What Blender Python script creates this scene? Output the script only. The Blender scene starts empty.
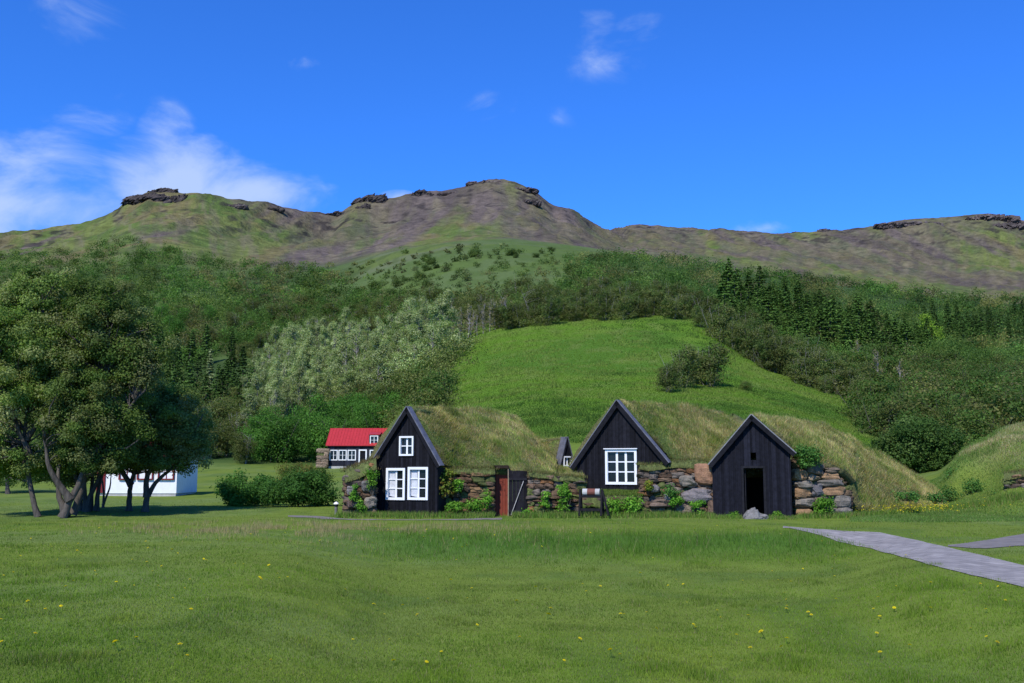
import bpy, math, random
import numpy as np
from mathutils import Vector, Matrix

R = np.random.default_rng(7)
random.seed(7)
F = 1000.0; CX = 512.0; CY = 341.5; TH = math.atan(124.5/1000.0); CZ = 1.7
CT, ST = math.cos(TH), math.sin(TH)
scene = bpy.context.scene
COL = scene.collection

# ---------------------------------------------------------------- geometry of the view used only for surveying the photograph
def slopes(px, py):
    b = CY - np.asarray(py, float)
    den = F*CT - b*ST
    return (np.asarray(px, float)-CX)/den, (F*ST + b*CT)/den
def W(px, py, Y):
    sx, sz = slopes(px, py)
    return np.array([sx*Y, Y, CZ + sz*Y])
def project(x, y, z):
    dy, dz = y, z-CZ
    f = dy*CT + dz*ST; u = -dy*ST + dz*CT
    return CX + F*x/f, CY - F*u/f

# ---------------------------------------------------------------- noise
def _hash(ix, iy, seed):
    h = (ix.astype(np.int64)*374761393 + iy.astype(np.int64)*668265263 + seed*2147483647) & 0xFFFFFFFF
    h = ((h ^ (h >> 13))*1274126177) & 0xFFFFFFFF
    h = (h ^ (h >> 16)) & 0xFFFFFFFF
    return h/4294967295.0
def vnoise(x, y, seed=0):
    x = np.asarray(x, float); y = np.asarray(y, float)
    ix = np.floor(x); iy = np.floor(y); fx = x-ix; fy = y-iy
    fx = fx*fx*(3-2*fx); fy = fy*fy*(3-2*fy)
    a = _hash(ix, iy, seed); b = _hash(ix+1, iy, seed); c = _hash(ix, iy+1, seed); d = _hash(ix+1, iy+1, seed)
    return (a*(1-fx)+b*fx)*(1-fy) + (c*(1-fx)+d*fx)*fy
def fbm(x, y, seed=0, oct=4):
    s = 0; a = 0.5; t = 0
    for i in range(oct):
        s = s + a*vnoise(x*2**i, y*2**i, seed+i*17); t += a; a *= 0.5
    return s/t
def sstep(a, b, x):
    t = np.clip((x-a)/(b-a), 0, 1); return t*t*(3-2*t)

# ---------------------------------------------------------------- object helpers
def link(o, parent=None):
    COL.objects.link(o)
    if parent is not None: o.parent = parent
    return o
def mesh_np(name, V, Fc, mat=None, smooth=False, tint=None):
    me = bpy.data.meshes.new(name)
    V = np.ascontiguousarray(V, dtype=np.float32).reshape(-1, 3)
    Fc = np.ascontiguousarray(Fc, dtype=np.int32)
    k = Fc.shape[1]; n = len(Fc)
    me.vertices.add(len(V)); me.vertices.foreach_set('co', V.ravel())
    me.loops.add(n*k); me.loops.foreach_set('vertex_index', Fc.ravel())
    me.polygons.add(n); me.polygons.foreach_set('loop_start', np.arange(n, dtype=np.int32)*k)
    if tint is not None:
        t = np.ones((len(V), 4), np.float32); t[:, :3] = tint
        a = me.color_attributes.new('tint', 'FLOAT_COLOR', 'POINT'); a.data.foreach_set('color', t.ravel())
    me.update(calc_edges=True)
    me.polygons.foreach_set('use_smooth', np.full(n, bool(smooth)))
    if mat is not None: me.materials.append(mat)
    return me
def mobj(name, me, parent=None):
    return link(bpy.data.objects.new(name, me), parent)
def tag(o, label=None, cat=None, group=None, kind=None):
    if label: o['label'] = label
    if cat: o['category'] = cat
    if group: o['group'] = group
    if kind: o['kind'] = kind
    return o
def empty(name, loc=(0, 0, 0), rz=0.0):
    o = bpy.data.objects.new(name, None); link(o)
    o.location = loc; o.rotation_euler = (0, 0, rz); o.empty_display_size = 0.3
    return o
def to_local(V, root):
    c, s = math.cos(-root.rotation_euler.z), math.sin(-root.rotation_euler.z)
    P = np.asarray(V, float) - np.array(root.location)
    Q = P.copy(); Q[:, 0] = c*P[:, 0]-s*P[:, 1]; Q[:, 1] = s*P[:, 0]+c*P[:, 1]
    return Q
def copy_tree(o, parent=None):
    c = o.copy(); COL.objects.link(c)
    if parent is not None: c.parent = parent
    for ch in [q for q in bpy.data.objects if q.parent == o]: copy_tree(ch, c)
    return c

class MB:
    """collects quads for ONE mesh"""
    def __init__(s): s.V = []; s.F = []; s.T = []; s.n = 0
    def add(s, V, Fq, tint=None):
        V = np.asarray(V, float); Fq = np.asarray(Fq, int)
        s.V.append(V); s.F.append(Fq+s.n); s.n += len(V)
        s.T.append(np.tile(np.asarray(tint if tint is not None else (.5, .5, .5), float), (len(V), 1)))
    def hexa(s, P, tint=None):   # 8 points: bottom ring 0-3 ccw, top ring 4-7
        s.add(P, [[0, 3, 2, 1], [4, 5, 6, 7], [0, 1, 5, 4], [1, 2, 6, 5], [2, 3, 7, 6], [3, 0, 4, 7]], tint)
    def box(s, x0, x1, y0, y1, z0, z1, tint=None):
        s.hexa([(x0, y0, z0), (x1, y0, z0), (x1, y1, z0), (x0, y1, z0), (x0, y0, z1), (x1, y0, z1), (x1, y1, z1), (x0, y1, z1)], tint)
    def plank(s, xa, xb, ya, yb, za, zb0, zb1, tint=None, za1=None):   # sloped top
        if za1 is None: za1 = za
        s.hexa([(xa, ya, za), (xb, ya, za1), (xb, yb, za1), (xa, yb, za), (xa, ya, zb0), (xb, ya, zb1), (xb, yb, zb1), (xa, yb, zb0)], tint)
    def bar(s, p, q, w, h, up=(0, 0, 1), tint=None):
        p = np.array(p, float); q = np.array(q, float); d = q-p; d /= np.linalg.norm(d)
        u = np.array(up, float); a = np.cross(d, u); a /= np.linalg.norm(a); b = np.cross(a, d)
        a = a*w/2; b = b*h/2
        s.hexa([p-a-b, p+a-b, q+a-b, q-a-b, p-a+b, p+a+b, q+a+b, q-a+b], tint)
    def tube(s, pts, rad, seg=6, tint=None, cap=False):
        V, Fq = tube(pts, rad, seg); s.add(V, Fq, tint)
        if cap:
            n = len(V); m = len(pts)
            for e, ring in ((0, range(seg)), (1, range((m-1)*seg, m*seg))):
                c = np.mean(V[list(ring)], axis=0); base = s.n
                ring = list(ring); P = np.vstack([V[ring], [c]])
                f = [[i, (i+1) % seg, seg, seg] for i in range(seg)]
                # degenerate quads avoided: build with mid triangles as quads over two steps
                f = [[i, (i+1) % seg, (i+2) % seg, seg] for i in range(0, seg, 2)]
                s.add(P, f, tint)
    def mesh(s, name, mat, smooth=False):
        return mesh_np(name, np.vstack(s.V), np.vstack(s.F), mat, smooth, np.vstack(s.T))
    def build(s, name, mat, parent=None, smooth=False, world=False):
        if world and parent is not None: s.V = [to_local(np.vstack(s.V), parent)]
        return mobj(name, s.mesh(name, mat, smooth), parent)

def tube(pts, rad, seg=6):
    pts = np.asarray(pts, float); n = len(pts); rad = np.broadcast_to(rad, (n,))
    d = np.gradient(pts, axis=0); d /= np.linalg.norm(d, axis=1)[:, None]+1e-9
    ref = np.array([0.31, 0.95, 0.05])
    a = np.cross(d, ref); a /= np.linalg.norm(a, axis=1)[:, None]+1e-9
    b = np.cross(d, a)
    th = np.arange(seg)*2*np.pi/seg
    V = pts[:, None, :] + rad[:, None, None]*(np.cos(th)[None, :, None]*a[:, None, :] + np.sin(th)[None, :, None]*b[:, None, :])
    i = np.arange(n-1)[:, None]; j = np.arange(seg)[None, :]
    Fq = np.stack([i*seg+j, i*seg+(j+1) % seg, (i+1)*seg+(j+1) % seg, (i+1)*seg+j], -1).reshape(-1, 4)
    return V.reshape(-1, 3), Fq

# ---------------------------------------------------------------- materials
def newmat(name):
    m = bpy.data.materials.new(name); m.use_nodes = True
    nt = m.node_tree; b = nt.nodes['Principled BSDF']
    return m, nt, b
def N(nt, t, **kw):
    n = nt.nodes.new(t)
    for k, v in kw.items():
        if k in n.inputs: n.inputs[k].default_value = v
        else: setattr(n, k, v)
    return n
def ramp(nt, pts):
    n = nt.nodes.new('ShaderNodeValToRGB'); e = n.color_ramp.elements
    while len(e) < len(pts): e.new(0.5)
    for i, (p, c) in enumerate(pts):
        e[i].position = p; e[i].color = tuple(c)+(1,) if len(c) == 3 else c
    return n
def noise(nt, scale, detail=4, rough=0.6, obj=True, stretch=None, dist=0.0):
    tc = nt.nodes.new('ShaderNodeTexCoord')
    n = nt.nodes.new('ShaderNodeTexNoise'); n.inputs['Scale'].default_value = scale
    n.inputs['Detail'].default_value = detail; n.inputs['Roughness'].default_value = rough
    n.inputs['Distortion'].default_value = dist
    src = tc.outputs['Object']
    if stretch:
        mp = nt.nodes.new('ShaderNodeMapping'); mp.inputs['Scale'].default_value = stretch
        nt.links.new(src, mp.inputs['Vector']); src = mp.outputs['Vector']
    nt.links.new(src, n.inputs['Vector'])
    return n
def simple(name, col, rough=0.8, var=0.25, scale=6, bump=0.0, stretch=None, spec=0.3, metal=0.0, bscale=None):
    m, nt, b = newmat(name)
    n = noise(nt, scale, stretch=stretch)
    c = np.array(col)
    r = ramp(nt, [(0.3, tuple(c*(1-var))), (0.7, tuple(np.minimum(c*(1+var), 1)))])
    nt.links.new(n.outputs['Fac'], r.inputs['Fac']); nt.links.new(r.outputs['Color'], b.inputs['Base Color'])
    b.inputs['Roughness'].default_value = rough; b.inputs['Specular IOR Level'].default_value = spec
    b.inputs['Metallic'].default_value = metal
    if bump:
        n2 = noise(nt, bscale or scale*3, stretch=stretch)
        bp = nt.nodes.new('ShaderNodeBump'); bp.inputs['Strength'].default_value = bump; bp.inputs['Distance'].default_value = 0.05
        nt.links.new(n2.outputs['Fac'], bp.inputs['Height']); nt.links.new(bp.outputs['Normal'], b.inputs['Normal'])
    return m
def leafmat(name, transl=0.42, rnd=0.24, rough=0.65, objrnd=0.25, spec=0.10):
    """colour from the 'tint' attribute, varied per leaf and per plant"""
    m, nt, b = newmat(name)
    at = N(nt, 'ShaderNodeAttribute', attribute_name='tint')
    ge = nt.nodes.new('ShaderNodeNewGeometry'); oi = nt.nodes.new('ShaderNodeObjectInfo')
    a = N(nt, 'ShaderNodeMapRange'); a.inputs['To Min'].default_value = 1-rnd; a.inputs['To Max'].default_value = 1+rnd
    nt.links.new(ge.outputs['Random Per Island'], a.inputs['Value'])
    c = N(nt, 'ShaderNodeMapRange'); c.inputs['To Min'].default_value = 1-objrnd; c.inputs['To Max'].default_value = 1+objrnd
    nt.links.new(oi.outputs['Random'], c.inputs['Value'])
    mu = N(nt, 'ShaderNodeMath', operation='MULTIPLY'); nt.links.new(a.outputs[0], mu.inputs[0]); nt.links.new(c.outputs[0], mu.inputs[1])
    vm = N(nt, 'ShaderNodeVectorMath', operation='SCALE'); nt.links.new(at.outputs['Color'], vm.inputs[0]); nt.links.new(mu.outputs[0], vm.inputs['Scale'])
    nt.links.new(vm.outputs[0], b.inputs['Base Color'])
    b.inputs['Roughness'].default_value = rough; b.inputs['Specular IOR Level'].default_value = spec
    tr = nt.nodes.new('ShaderNodeBsdfTranslucent')
    tc = N(nt, 'ShaderNodeVectorMath', operation='MULTIPLY'); tc.inputs[1].default_value = (1.1, 1.25, 0.6)
    nt.links.new(vm.outputs[0], tc.inputs[0]); nt.links.new(tc.outputs[0], tr.inputs['Color'])
    mx = nt.nodes.new('ShaderNodeMixShader'); mx.inputs[0].default_value = transl
    nt.links.new(b.outputs[0], mx.inputs[1]); nt.links.new(tr.outputs[0], mx.inputs[2])
    nt.links.new(mx.outputs[0], nt.nodes['Material Output'].inputs['Surface'])
    return m
def tintmat(name, rough=0.85, scale=8, var=0.3, bump=0.4, bscale=30, bdist=0.03, rnd=0.0, spec=0.25):
    """base colour from attribute times fine noise"""
    m, nt, b = newmat(name)
    at = N(nt, 'ShaderNodeAttribute', attribute_name='tint')
    n = noise(nt, scale, detail=6, rough=0.65)
    mr = N(nt, 'ShaderNodeMapRange'); mr.inputs['From Min'].default_value = 0.3; mr.inputs['From Max'].default_value = 0.7
    mr.inputs['To Min'].default_value = 1-var; mr.inputs['To Max'].default_value = 1+var
    nt.links.new(n.outputs['Fac'], mr.inputs['Value'])
    fac = mr.outputs[0]
    if rnd:
        ge = nt.nodes.new('ShaderNodeNewGeometry')
        a = N(nt, 'ShaderNodeMapRange'); a.inputs['To Min'].default_value = 1-rnd; a.inputs['To Max'].default_value = 1+rnd
        nt.links.new(ge.outputs['Random Per Island'], a.inputs['Value'])
        mu = N(nt, 'ShaderNodeMath', operation='MULTIPLY'); nt.links.new(a.outputs[0], mu.inputs[0]); nt.links.new(fac, mu.inputs[1]); fac = mu.outputs[0]
    vm = N(nt, 'ShaderNodeVectorMath', operation='SCALE'); nt.links.new(at.outputs['Color'], vm.inputs[0]); nt.links.new(fac, vm.inputs['Scale'])
    nt.links.new(vm.outputs[0], b.inputs['Base Color'])
    b.inputs['Roughness'].default_value = rough; b.inputs['Specular IOR Level'].default_value = spec
    if bump:
        n2 = noise(nt, bscale, detail=5)
        bp = nt.nodes.new('ShaderNodeBump'); bp.inputs['Strength'].default_value = bump; bp.inputs['Distance'].default_value = bdist
        nt.links.new(n2.outputs['Fac'], bp.inputs['Height']); nt.links.new(bp.outputs['Normal'], b.inputs['Normal'])
    return m

M = {}
M['leaf'] = leafmat('leaf')
M['needle'] = leafmat('needle', transl=0.08, rnd=0.3, rough=0.7)
M['blade'] = leafmat('blade', transl=0.3, rnd=0.28, objrnd=0.0, rough=0.8, spec=0.04)
M['petal'] = leafmat('petal', transl=0.3, rnd=0.1, objrnd=0.1)
M['bark'] = simple('bark', (.085, .072, .058), 0.9, 0.45, 3, 0.6, stretch=(3, 3, .6), bscale=9)
M['palebark'] = simple('pale_bark', (.24, .22, .19), 0.9, 0.3, 2, 0.4, stretch=(3, 3, .6))
M['tar'] = tintmat('tarred_wood', 0.85, 7, 0.35, 0.3, 40, 0.01, rnd=0.3, spec=0.10)
M['weathered'] = simple('weathered_board', (.115, .115, .135), 0.6, 0.35, 5, 0.3, stretch=(1, 1, 1), spec=0.5)
M['white'] = simple('white_paint', (.80, .80, .79), 0.55, 0.04, 5, 0.1)
M['glass'] = simple('dark_glass', (.012, .014, .017), 0.12, 0.2, 2, 0, spec=0.5)
M['curtain'] = simple('curtain_cloth', (.55, .56, .58), 0.9, 0.15, 9, 0.2)
M['dark'] = simple('dark_room', (.012, .011, .010), 0.95, 0.3, 3)
M['reddoor'] = simple('red_brown_paint', (.19, .036, .018), 0.7, 0.2, 5, 0.2, stretch=(6, 6, 1))
M['iron'] = simple('rusty_iron', (.16, .15, .14), 0.5, 0.3, 8)
M['rope'] = simple('pale_rope', (.45, .42, .38), 0.9, 0.2, 8)
M['stone'] = tintmat('field_stone', 0.92, 7, 0.38, 0.7, 22, 0.04, rnd=0.15)
M['soil'] = simple('dark_soil', (.045, .035, .025), 1.0, 0.4, 6, 0.6)
M['turf'] = tintmat('turf', 0.95, 9, 0.4, 0.8, 14, 0.1)
M['ground'] = tintmat('terrain', 0.95, 1.3, 0.16, 0.5, 5, 0.08, spec=0.03)
M['rock'] = tintmat('crag_rock', 0.97, 0.2, 0.5, 1.0, 0.5, 2.0, spec=0.05)
M['redroof'] = simple('red_sheet_roof', (.40, .028, .030), 0.5, 0.12, 3, 0.1, spec=0.3)
M['concrete'] = simple('pale_concrete', (.42, .41, .38), 0.9, 0.15, 4, 0.2)
M['whitewall'] = simple('white_cladding', (.78, .78, .77), 0.7, 0.05, 3, 0.1)
M['redpaint'] = simple('deep_red_paint', (.15, .012, .014), 0.6, 0.15, 4, 0.1)
M['driedwood'] = simple('pale_wood', (.30, .24, .17), 0.85, 0.25, 6, 0.3)

# ---------------------------------------------------------------- terrain: 14 surveyed stations down each bearing
def pz(z, Y): return 466 - (z-CZ)/Y*1000/ (1.0)
def S(Y, py): return (Y, py)
# columns: px -> list of 13 (Y, py)   stations: 45 65 110 150 230 350 | foot, mid, ridge, behind
near = {  # px: (z at Y18, z at 23, z at 27, z at 35)
}
cols = {
 -900: [(45,504),(65,487),(110,472),(150,455),(230,425),(350,380),(450,350),(600,330),(700,322)],
 -300: [(45,504),(65,488),(110,468),(150,445),(230,395),(350,330),(450,292),(600,268),(700,255)],
 0:    [(45,504),(65,488),(110,466),(150,440),(230,378),(350,302),(450,266),(600,247),(700,236)],
 60:   [(45,504),(65,488),(110,466),(150,438),(230,374),(350,298),(450,262),(600,243),(700,229)],
 100:  [(45,504),(65,488),(110,466),(150,437),(230,372),(350,293),(450,256),(600,232),(700,220)],
 125:  [(45,504),(65,488),(110,466),(150,436),(230,370),(350,292),(450,252),(600,222),(700,207)],
 150:  [(45,504),(65,488),(110,466),(150,435),(230,369),(350,291),(450,250),(600,215),(700,195)],
 185:  [(45,504),(65,488),(110,466),(150,434),(230,367),(350,290),(450,254),(600,218),(700,196)],
 240:  [(45,504),(65,488),(110,466),(150,432),(230,364),(350,290),(450,262),(620,228),(720,203)],
 290:  [(45,504),(65,488),(110,468),(150,430),(230,360),(350,287),(460,262),(660,232),(760,210)],
 330:  [(45,503),(65,485),(110,469),(150,425),(230,350),(350,280),(470,258),(700,233),(800,216)],
 360:  [(45,503),(65,483),(110,467),(150,415),(230,340),(350,270),(480,252),(710,225),(830,207)],
 400:  [(45,502),(65,476),(110,440),(150,388),(230,320),(350,255),(480,247),(720,220),(860,200)],
 430:  [(45,500),(65,460),(105,408),(150,355),(230,306),(350,249),(480,243),(720,215),(880,195)],
 460:  [(45,497),(65,445),(100,392),(150,342),(230,298),(350,245),(480,239),(720,212),(900,191)],
 495:  [(45,497),(65,438),(100,385),(150,331),(230,292),(350,243),(480,237),(720,208),(900,184)],
 530:  [(45,497),(65,433),(100,381),(150,325),(230,287),(350,244),(480,240),(720,214),(900,193)],
 560:  [(45,496),(65,431),(100,380),(150,322),(230,285),(350,247),(480,244),(720,225),(900,210)],
 600:  [(45,495),(65,430),(100,379),(148,321),(230,284),(350,252),(480,251),(780,240),(1000,232)],
 640:  [(45,495),(65,429),(100,379),(146,320),(230,285),(350,257),(480,259),(900,243),(1200,229)],
 700:  [(45,495),(65,430),(100,384),(145,322),(230,290),(350,268),(480,268),(900,246),(1200,233)],
 740:  [(45,496),(65,432),(100,389),(147,338),(230,301),(350,274),(480,274),(900,249),(1200,235)],
 780:  [(45,498),(65,436),(100,396),(150,355),(230,313),(350,280),(480,277),(900,251),(1200,237)],
 830:  [(45,500),(65,446),(100,408),(150,370),(230,320),(350,286),(480,283),(900,256),(1200,235)],
 870:  [(45,499),(65,454),(100,418),(150,378),(230,325),(350,290),(480,288),(900,258),(1200,230)],
 900:  [(44,494),(65,462),(100,425),(150,384),(230,330),(350,294),(480,293),(900,262),(1200,224)],
 935:  [(43,486),(65,462),(100,428),(150,388),(230,335),(350,298),(480,298),(900,266),(1200,221)],
 962:  [(43,455),(65,452),(100,426),(150,389),(230,338),(350,302),(480,300),(900,268),(1200,218)],
 985:  [(44,440),(65,445),(100,424),(150,390),(230,340),(350,305),(480,302),(900,266),(1200,216)],
 1024: [(45,428),(65,440),(100,422),(150,390),(230,342),(350,308),(480,303),(900,268),(1200,224)],
 1100: [(45,425),(65,438),(100,424),(150,394),(230,348),(350,312),(480,306),(900,280),(1200,245)],
 1324: [(45,440),(65,444),(100,434),(150,408),(230,368),(350,335),(480,325),(900,305),(1200,285)],
 1900: [(45,500),(65,480),(110,462),(150,445),(230,415),(350,385),(480,370),(900,350),(1200,335)],
}
def z35(px):   # ground level at the huts' line
    return 0.0
def bankdepth(px):
    return 0.42*sstep(250, 420, px)*(1-sstep(800, 960, px)) if True else 0
KS = sorted(cols)
st = []
for k in KS:
    d = float(bankdepth(np.array(float(k))))
    lst = []
    m = 0.0
    for (Y, z) in ((-60, -d-0.1), (3, -d), (14, -d), (20, -d), (23.2, -d*0.93), (25, -d*0.5), (27, -d*0.08), (29.5, 0.0), (34, 0.0), (38.5, 0.08)):
        lst.append((Y, z))
    for (Y, py) in cols[k]:
        _, sz = slopes(k, py); lst.append((Y, CZ + float(sz)*Y))
    if 940 < k < 1200:   # the mound at the right rises straight from the path
        lst[9] = (39.5, 1.9 if k > 1000 else (0.9 if k > 970 else 0.5))
    Yr, zr = lst[-1]
    lst += [(Yr*1.12, zr*0.97), (Yr*1.5, zr*0.8), (Yr*2.6, zr*0.35), (Yr*5, 0)]
    st.append(lst)
st = np.array(st)                      # K x L x 2
cnt = [2, 4, 18, 14, 14, 14, 12, 14, 12, 16, 30, 45, 40, 40, 40, 30, 35, 55, 6, 5, 4, 3]
L = st.shape[1]; assert len(cnt) == L-1, (L, len(cnt))
tt = np.concatenate([i+np.arange(c)/c for i, c in enumerate(cnt)]+[[L-1]])
def pchip(x, y, xi):
    h = np.diff(x); dl = np.diff(y)/h; m = np.zeros_like(y)
    m[1:-1] = np.where(dl[:-1]*dl[1:] > 0, 2*dl[:-1]*dl[1:]/(dl[:-1]+dl[1:]+1e-12*np.sign(dl[:-1]+dl[1:]+1e-30)), 0)
    m[0] = dl[0]; m[-1] = dl[-1]
    i = np.clip(np.searchsorted(x, xi, side='right')-1, 0, len(x)-2)
    t = (xi-x[i])/h[i]; t2 = t*t; t3 = t2*t
    return (2*t3-3*t2+1)*y[i]+(t3-2*t2+t)*h[i]*m[i]+(-2*t3+3*t2)*y[i+1]+(t3-t2)*h[i]*m[i+1]
pxs = np.concatenate([np.arange(-900, -60, 28.), np.arange(-60, 1086, 2.6), np.arange(1100, 1901, 28.)])
Kx = np.array(KS, float)
Yc = np.array([[pchip(np.arange(L, dtype=float), st[k, :, a], tt) for a in (0, 1)] for k in range(len(KS))])  # K,2,T
TY = np.array([pchip(Kx, Yc[:, 0, j], pxs) for j in range(len(tt))]).T    # P x T
TZ = np.array([pchip(Kx, Yc[:, 1, j], pxs) for j in range(len(tt))]).T
Yeff = np.maximum(TY, 14)
TX = (pxs[:, None]-CX)/F*Yeff
for _ in range(3):   # exact bearing for the tilted view
    sz = (TZ-CZ)/Yeff; f = CT + sz*ST; TX = (pxs[:, None]-CX)/F*Yeff*f
# relief
far = sstep(38, 140, TY)
nz = (fbm(TX/1.7, TY/1.7, 3, 3)-.5)*0.10*(1-sstep(30, 60, TY))
nz += (fbm(TX/9, TY/9, 5, 4)-.5)*0.25*sstep(16, 40, TY)*(1-far*0.2)*(1-np.exp(-((TY-33)/7)**2))
nz += (fbm(TX/30, TY/30, 9, 5)-.5)*far*3.0*sstep(90, 400, TY)
mt = sstep(420, 620, TY)
gul = fbm(TX/17+fbm(TX/80, TY/120, 2)*2, TY/220, 21, 5)
rdgY = np.array([np.interp(pxs, Kx, st[:, 18, 0])]).T; damp = 1-.8*np.exp(-((TY/rdgY-1)/.06)**2)
nz += (gul-.5)*mt*10*damp
rid = np.abs(fbm(TX/45, TY/45, 33, 5)-.5)*2
nz += (rid.mean()-rid)*mt*7*damp
fine_r = fbm(TX/7, TY/9, 39, 4)
nz += (fine_r-.5)*mt*3.0
nz += (fbm(TX/1.6, TY/1.6, 12, 4)-.5)*.9*np.exp(-((TY-43)/4)**2)*sstep(945, 985, pxs)[:, None]
TZ = TZ + nz
Vt = np.stack([TX, TY, TZ], -1)
P_, T_ = TY.shape
i = np.arange(P_-1)[:, None]; j = np.arange(T_-1)[None, :]
Ft = np.stack([i*T_+j, (i+1)*T_+j, (i+1)*T_+j+1, i*T_+j+1], -1).reshape(-1, 4)
PPX, PPY = project(TX, np.maximum(TY, 3), TZ)
PPX = np.repeat(pxs[:, None], T_, 1)
def ground_z(x, y):
    x = np.atleast_1d(np.asarray(x, float)); y = np.atleast_1d(np.asarray(y, float))
    out = np.zeros(len(x))
    for n in range(len(x)):
        z = 0.0
        for _ in range(3):
            f = CT + (z-CZ)/max(y[n], 14)*ST
            px = CX + x[n]/max(y[n], 14)/f*F
            q = np.clip(np.interp(px, pxs, np.arange(P_)), 0, P_-1.001); a = int(q); w = q-a
            za = np.interp(y[n], TY[a], TZ[a]); zb = np.interp(y[n], TY[a+1], TZ[a+1])
            z = za*(1-w)+zb*w
        out[n] = z
    return out if len(out) > 1 else float(out[0])
def ground_hit(px, py, ymin=5, ymax=1300):
    """first point of the terrain seen at this pixel of the survey"""
    a = int(np.clip(np.interp(px, pxs, np.arange(P_)), 0, P_-1))
    Y = TY[a]; pyv = PPY[a]
    ok = np.where((Y > ymin) & (Y < ymax))[0]
    for k in ok[:-1]:
        if pyv[k] >= py > pyv[k+1]:
            w = (pyv[k]-py)/(pyv[k]-pyv[k+1]+1e-9)
            yy = Y[k]*(1-w)+Y[k+1]*w; x = TX[a, k]*(1-w)+TX[a, k+1]*w; x += (px-pxs[a])/F*yy
            return np.array([x, yy, TZ[a, k]*(1-w)+TZ[a, k+1]*w])
    return None

# what grows or lies where (base colours)
def lerp(a, b, t): return a*(1-t[..., None]) + np.array(b)*t[..., None]
px_, py_ = PPX, PPY
n1 = fbm(TX/6, TY/6, 41, 4); n2 = fbm(TX/2, TY/2, 44, 3); n3 = fbm(TX/50, TY/50, 48, 5); n4 = fbm(TX/16, TY/16, 52, 5)
C = np.zeros(TX.shape+(3,)); C[:] = (.135, .185, .030)
C = lerp(C, (.135, .185, .050), sstep(.45, .62, n1)*.7)
C = lerp(C, (.070, .125, .028), sstep(.55, .7, n2)*.5)
bank = np.exp(-((TY-25.2)/2.2)**2)*sstep(330, 420, px_)*(1-sstep(800, 900, px_))
C = lerp(C, (.05, .12, .018), bank*.8)
# bright hill meadow
mead = sstep(55, 70, TY)*(1-sstep(140, 165, TY))*sstep(420, 470, px_)
Cm = np.zeros_like(C); Cm[:] = (.095, .18, .018)
Cm = lerp(Cm, (.058, .130, .018), sstep(.46, .62, n4)*.7); Cm = lerp(Cm, (.125, .185, .030), sstep(.50, .66, n1)*.6); Cm = lerp(Cm, (.15, .17, .05), sstep(.56, .7, n2)*.4)
C = C*(1-mead[..., None])+Cm*mead[..., None]
# woodland floor and heath slope
wood = sstep(150, 175, TY); 
Cw = np.zeros_like(C); Cw[:] = (.040, .068, .020); Cw = lerp(Cw, (.070, .11, .032), sstep(.48, .62, n4))
C = C*(1-wood[..., None])+Cw*wood[..., None]
leftf = sstep(108, 122, TY)*(1-sstep(150, 175, TY))*(1-sstep(400, 450, px_))
C = lerp(C, (.04, .075, .02), leftf)
heath = sstep(170, 240, TY)*(1-sstep(430, 520, TY))*sstep(330, 380, px_)*(1-sstep(610, 680, px_))
Ch = np.zeros_like(C); Ch[:] = (.100, .135, .036); Ch = lerp(Ch, (.115, .135, .070), sstep(.46, .58, n4)*.8); Ch = lerp(Ch, (.065, .090, .030), sstep(.48, .60, fbm(TX/4, TY/9, 57, 4))*.7); Ch = lerp(Ch, (.075, .125, .030), sstep(.54, .64, n3)*.6)
C = C*(1-heath[..., None])+Ch*heath[..., None]
# mountain
mt = sstep(395, 470, TY)
scree = np.array((.125, .100, .083))
Cs = np.zeros_like(C); Cs[:] = scree
Cs = lerp(Cs, (.13, .115, .055), sstep(.47, .60, gul)*.75)
Cs = lerp(Cs, (.08, .066, .058), sstep(.52, .64, fbm(TX/14, TY/90, 61, 4))*.7)
ridgeY = TY/ np.maximum(1, np.array([np.interp(pxs, Kx, st[:, 18, 0])]).T)
grassy = np.zeros_like(TX)
grassy = np.maximum(grassy, (1-sstep(255, 330, px_))*(1-0.85*sstep(.90, .99, ridgeY)*sstep(180, 240, px_)))
grassy = np.maximum(grassy, sstep(300, 380, px_)*(1-sstep(470, 540, px_))*(1-sstep(.62, .88, ridgeY))*.8)
grassy = np.maximum(grassy, np.exp(-((px_-712-(py_-245)*.6)/9)**2)*.9)
grassy = np.maximum(grassy, np.exp(-((px_-808)/22)**2)*.8*sstep(.8, .95, ridgeY))
grassy = np.maximum(grassy, sstep(930, 985, px_)*(1-sstep(.85, .95, ridgeY))*sstep(.68, .74, ridgeY)*.9)
grassy = np.maximum(grassy, sstep(640, 700, px_)*(1-sstep(.55, .68, ridgeY))*.7)
gn = fbm(TX/20, TY/170, 71, 5)
gmix = np.clip(np.maximum(grassy, .30)*1.35*sstep(.37, .58, gn+grassy*.10), 0, 1)
Cg = np.zeros_like(C); Cg[:] = (.125, .150, .042); Cg = lerp(Cg, (.15, .125, .055), sstep(.46, .60, fbm(TX/24, TY/110, 49, 4))*.85); Cg = lerp(Cg, (.075, .125, .028), sstep(.5, .6, fbm(TX/22, TY/30, 77, 4))*.7)
Cs = Cs*(1-gmix[..., None])+Cg*gmix[..., None]
lean = np.where(px_ < 560, (px_-495)/9, (px_-760)/14)*(TY/500)
streak = fbm((px_+lean)/6+fbm(px_/14, TY/50, 4)*2.2, TY/110, 83, 5)
Cs = lerp(Cs, (.085, .068, .058), sstep(.52, .66, streak)*.55*(1-.5*gmix)); Cs = lerp(Cs, (.165, .140, .085), sstep(.54, .70, fbm((px_-lean)/7, TY/70, 87, 5))*.55)
bl = fbm(TX/9, TY/14, 95, 4); Cs = lerp(Cs, (.035, .030, .028), sstep(.62, .68, bl)*.75*sstep(.72, .9, ridgeY))
C = C*(1-mt[..., None])+Cs*mt[..., None]
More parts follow.
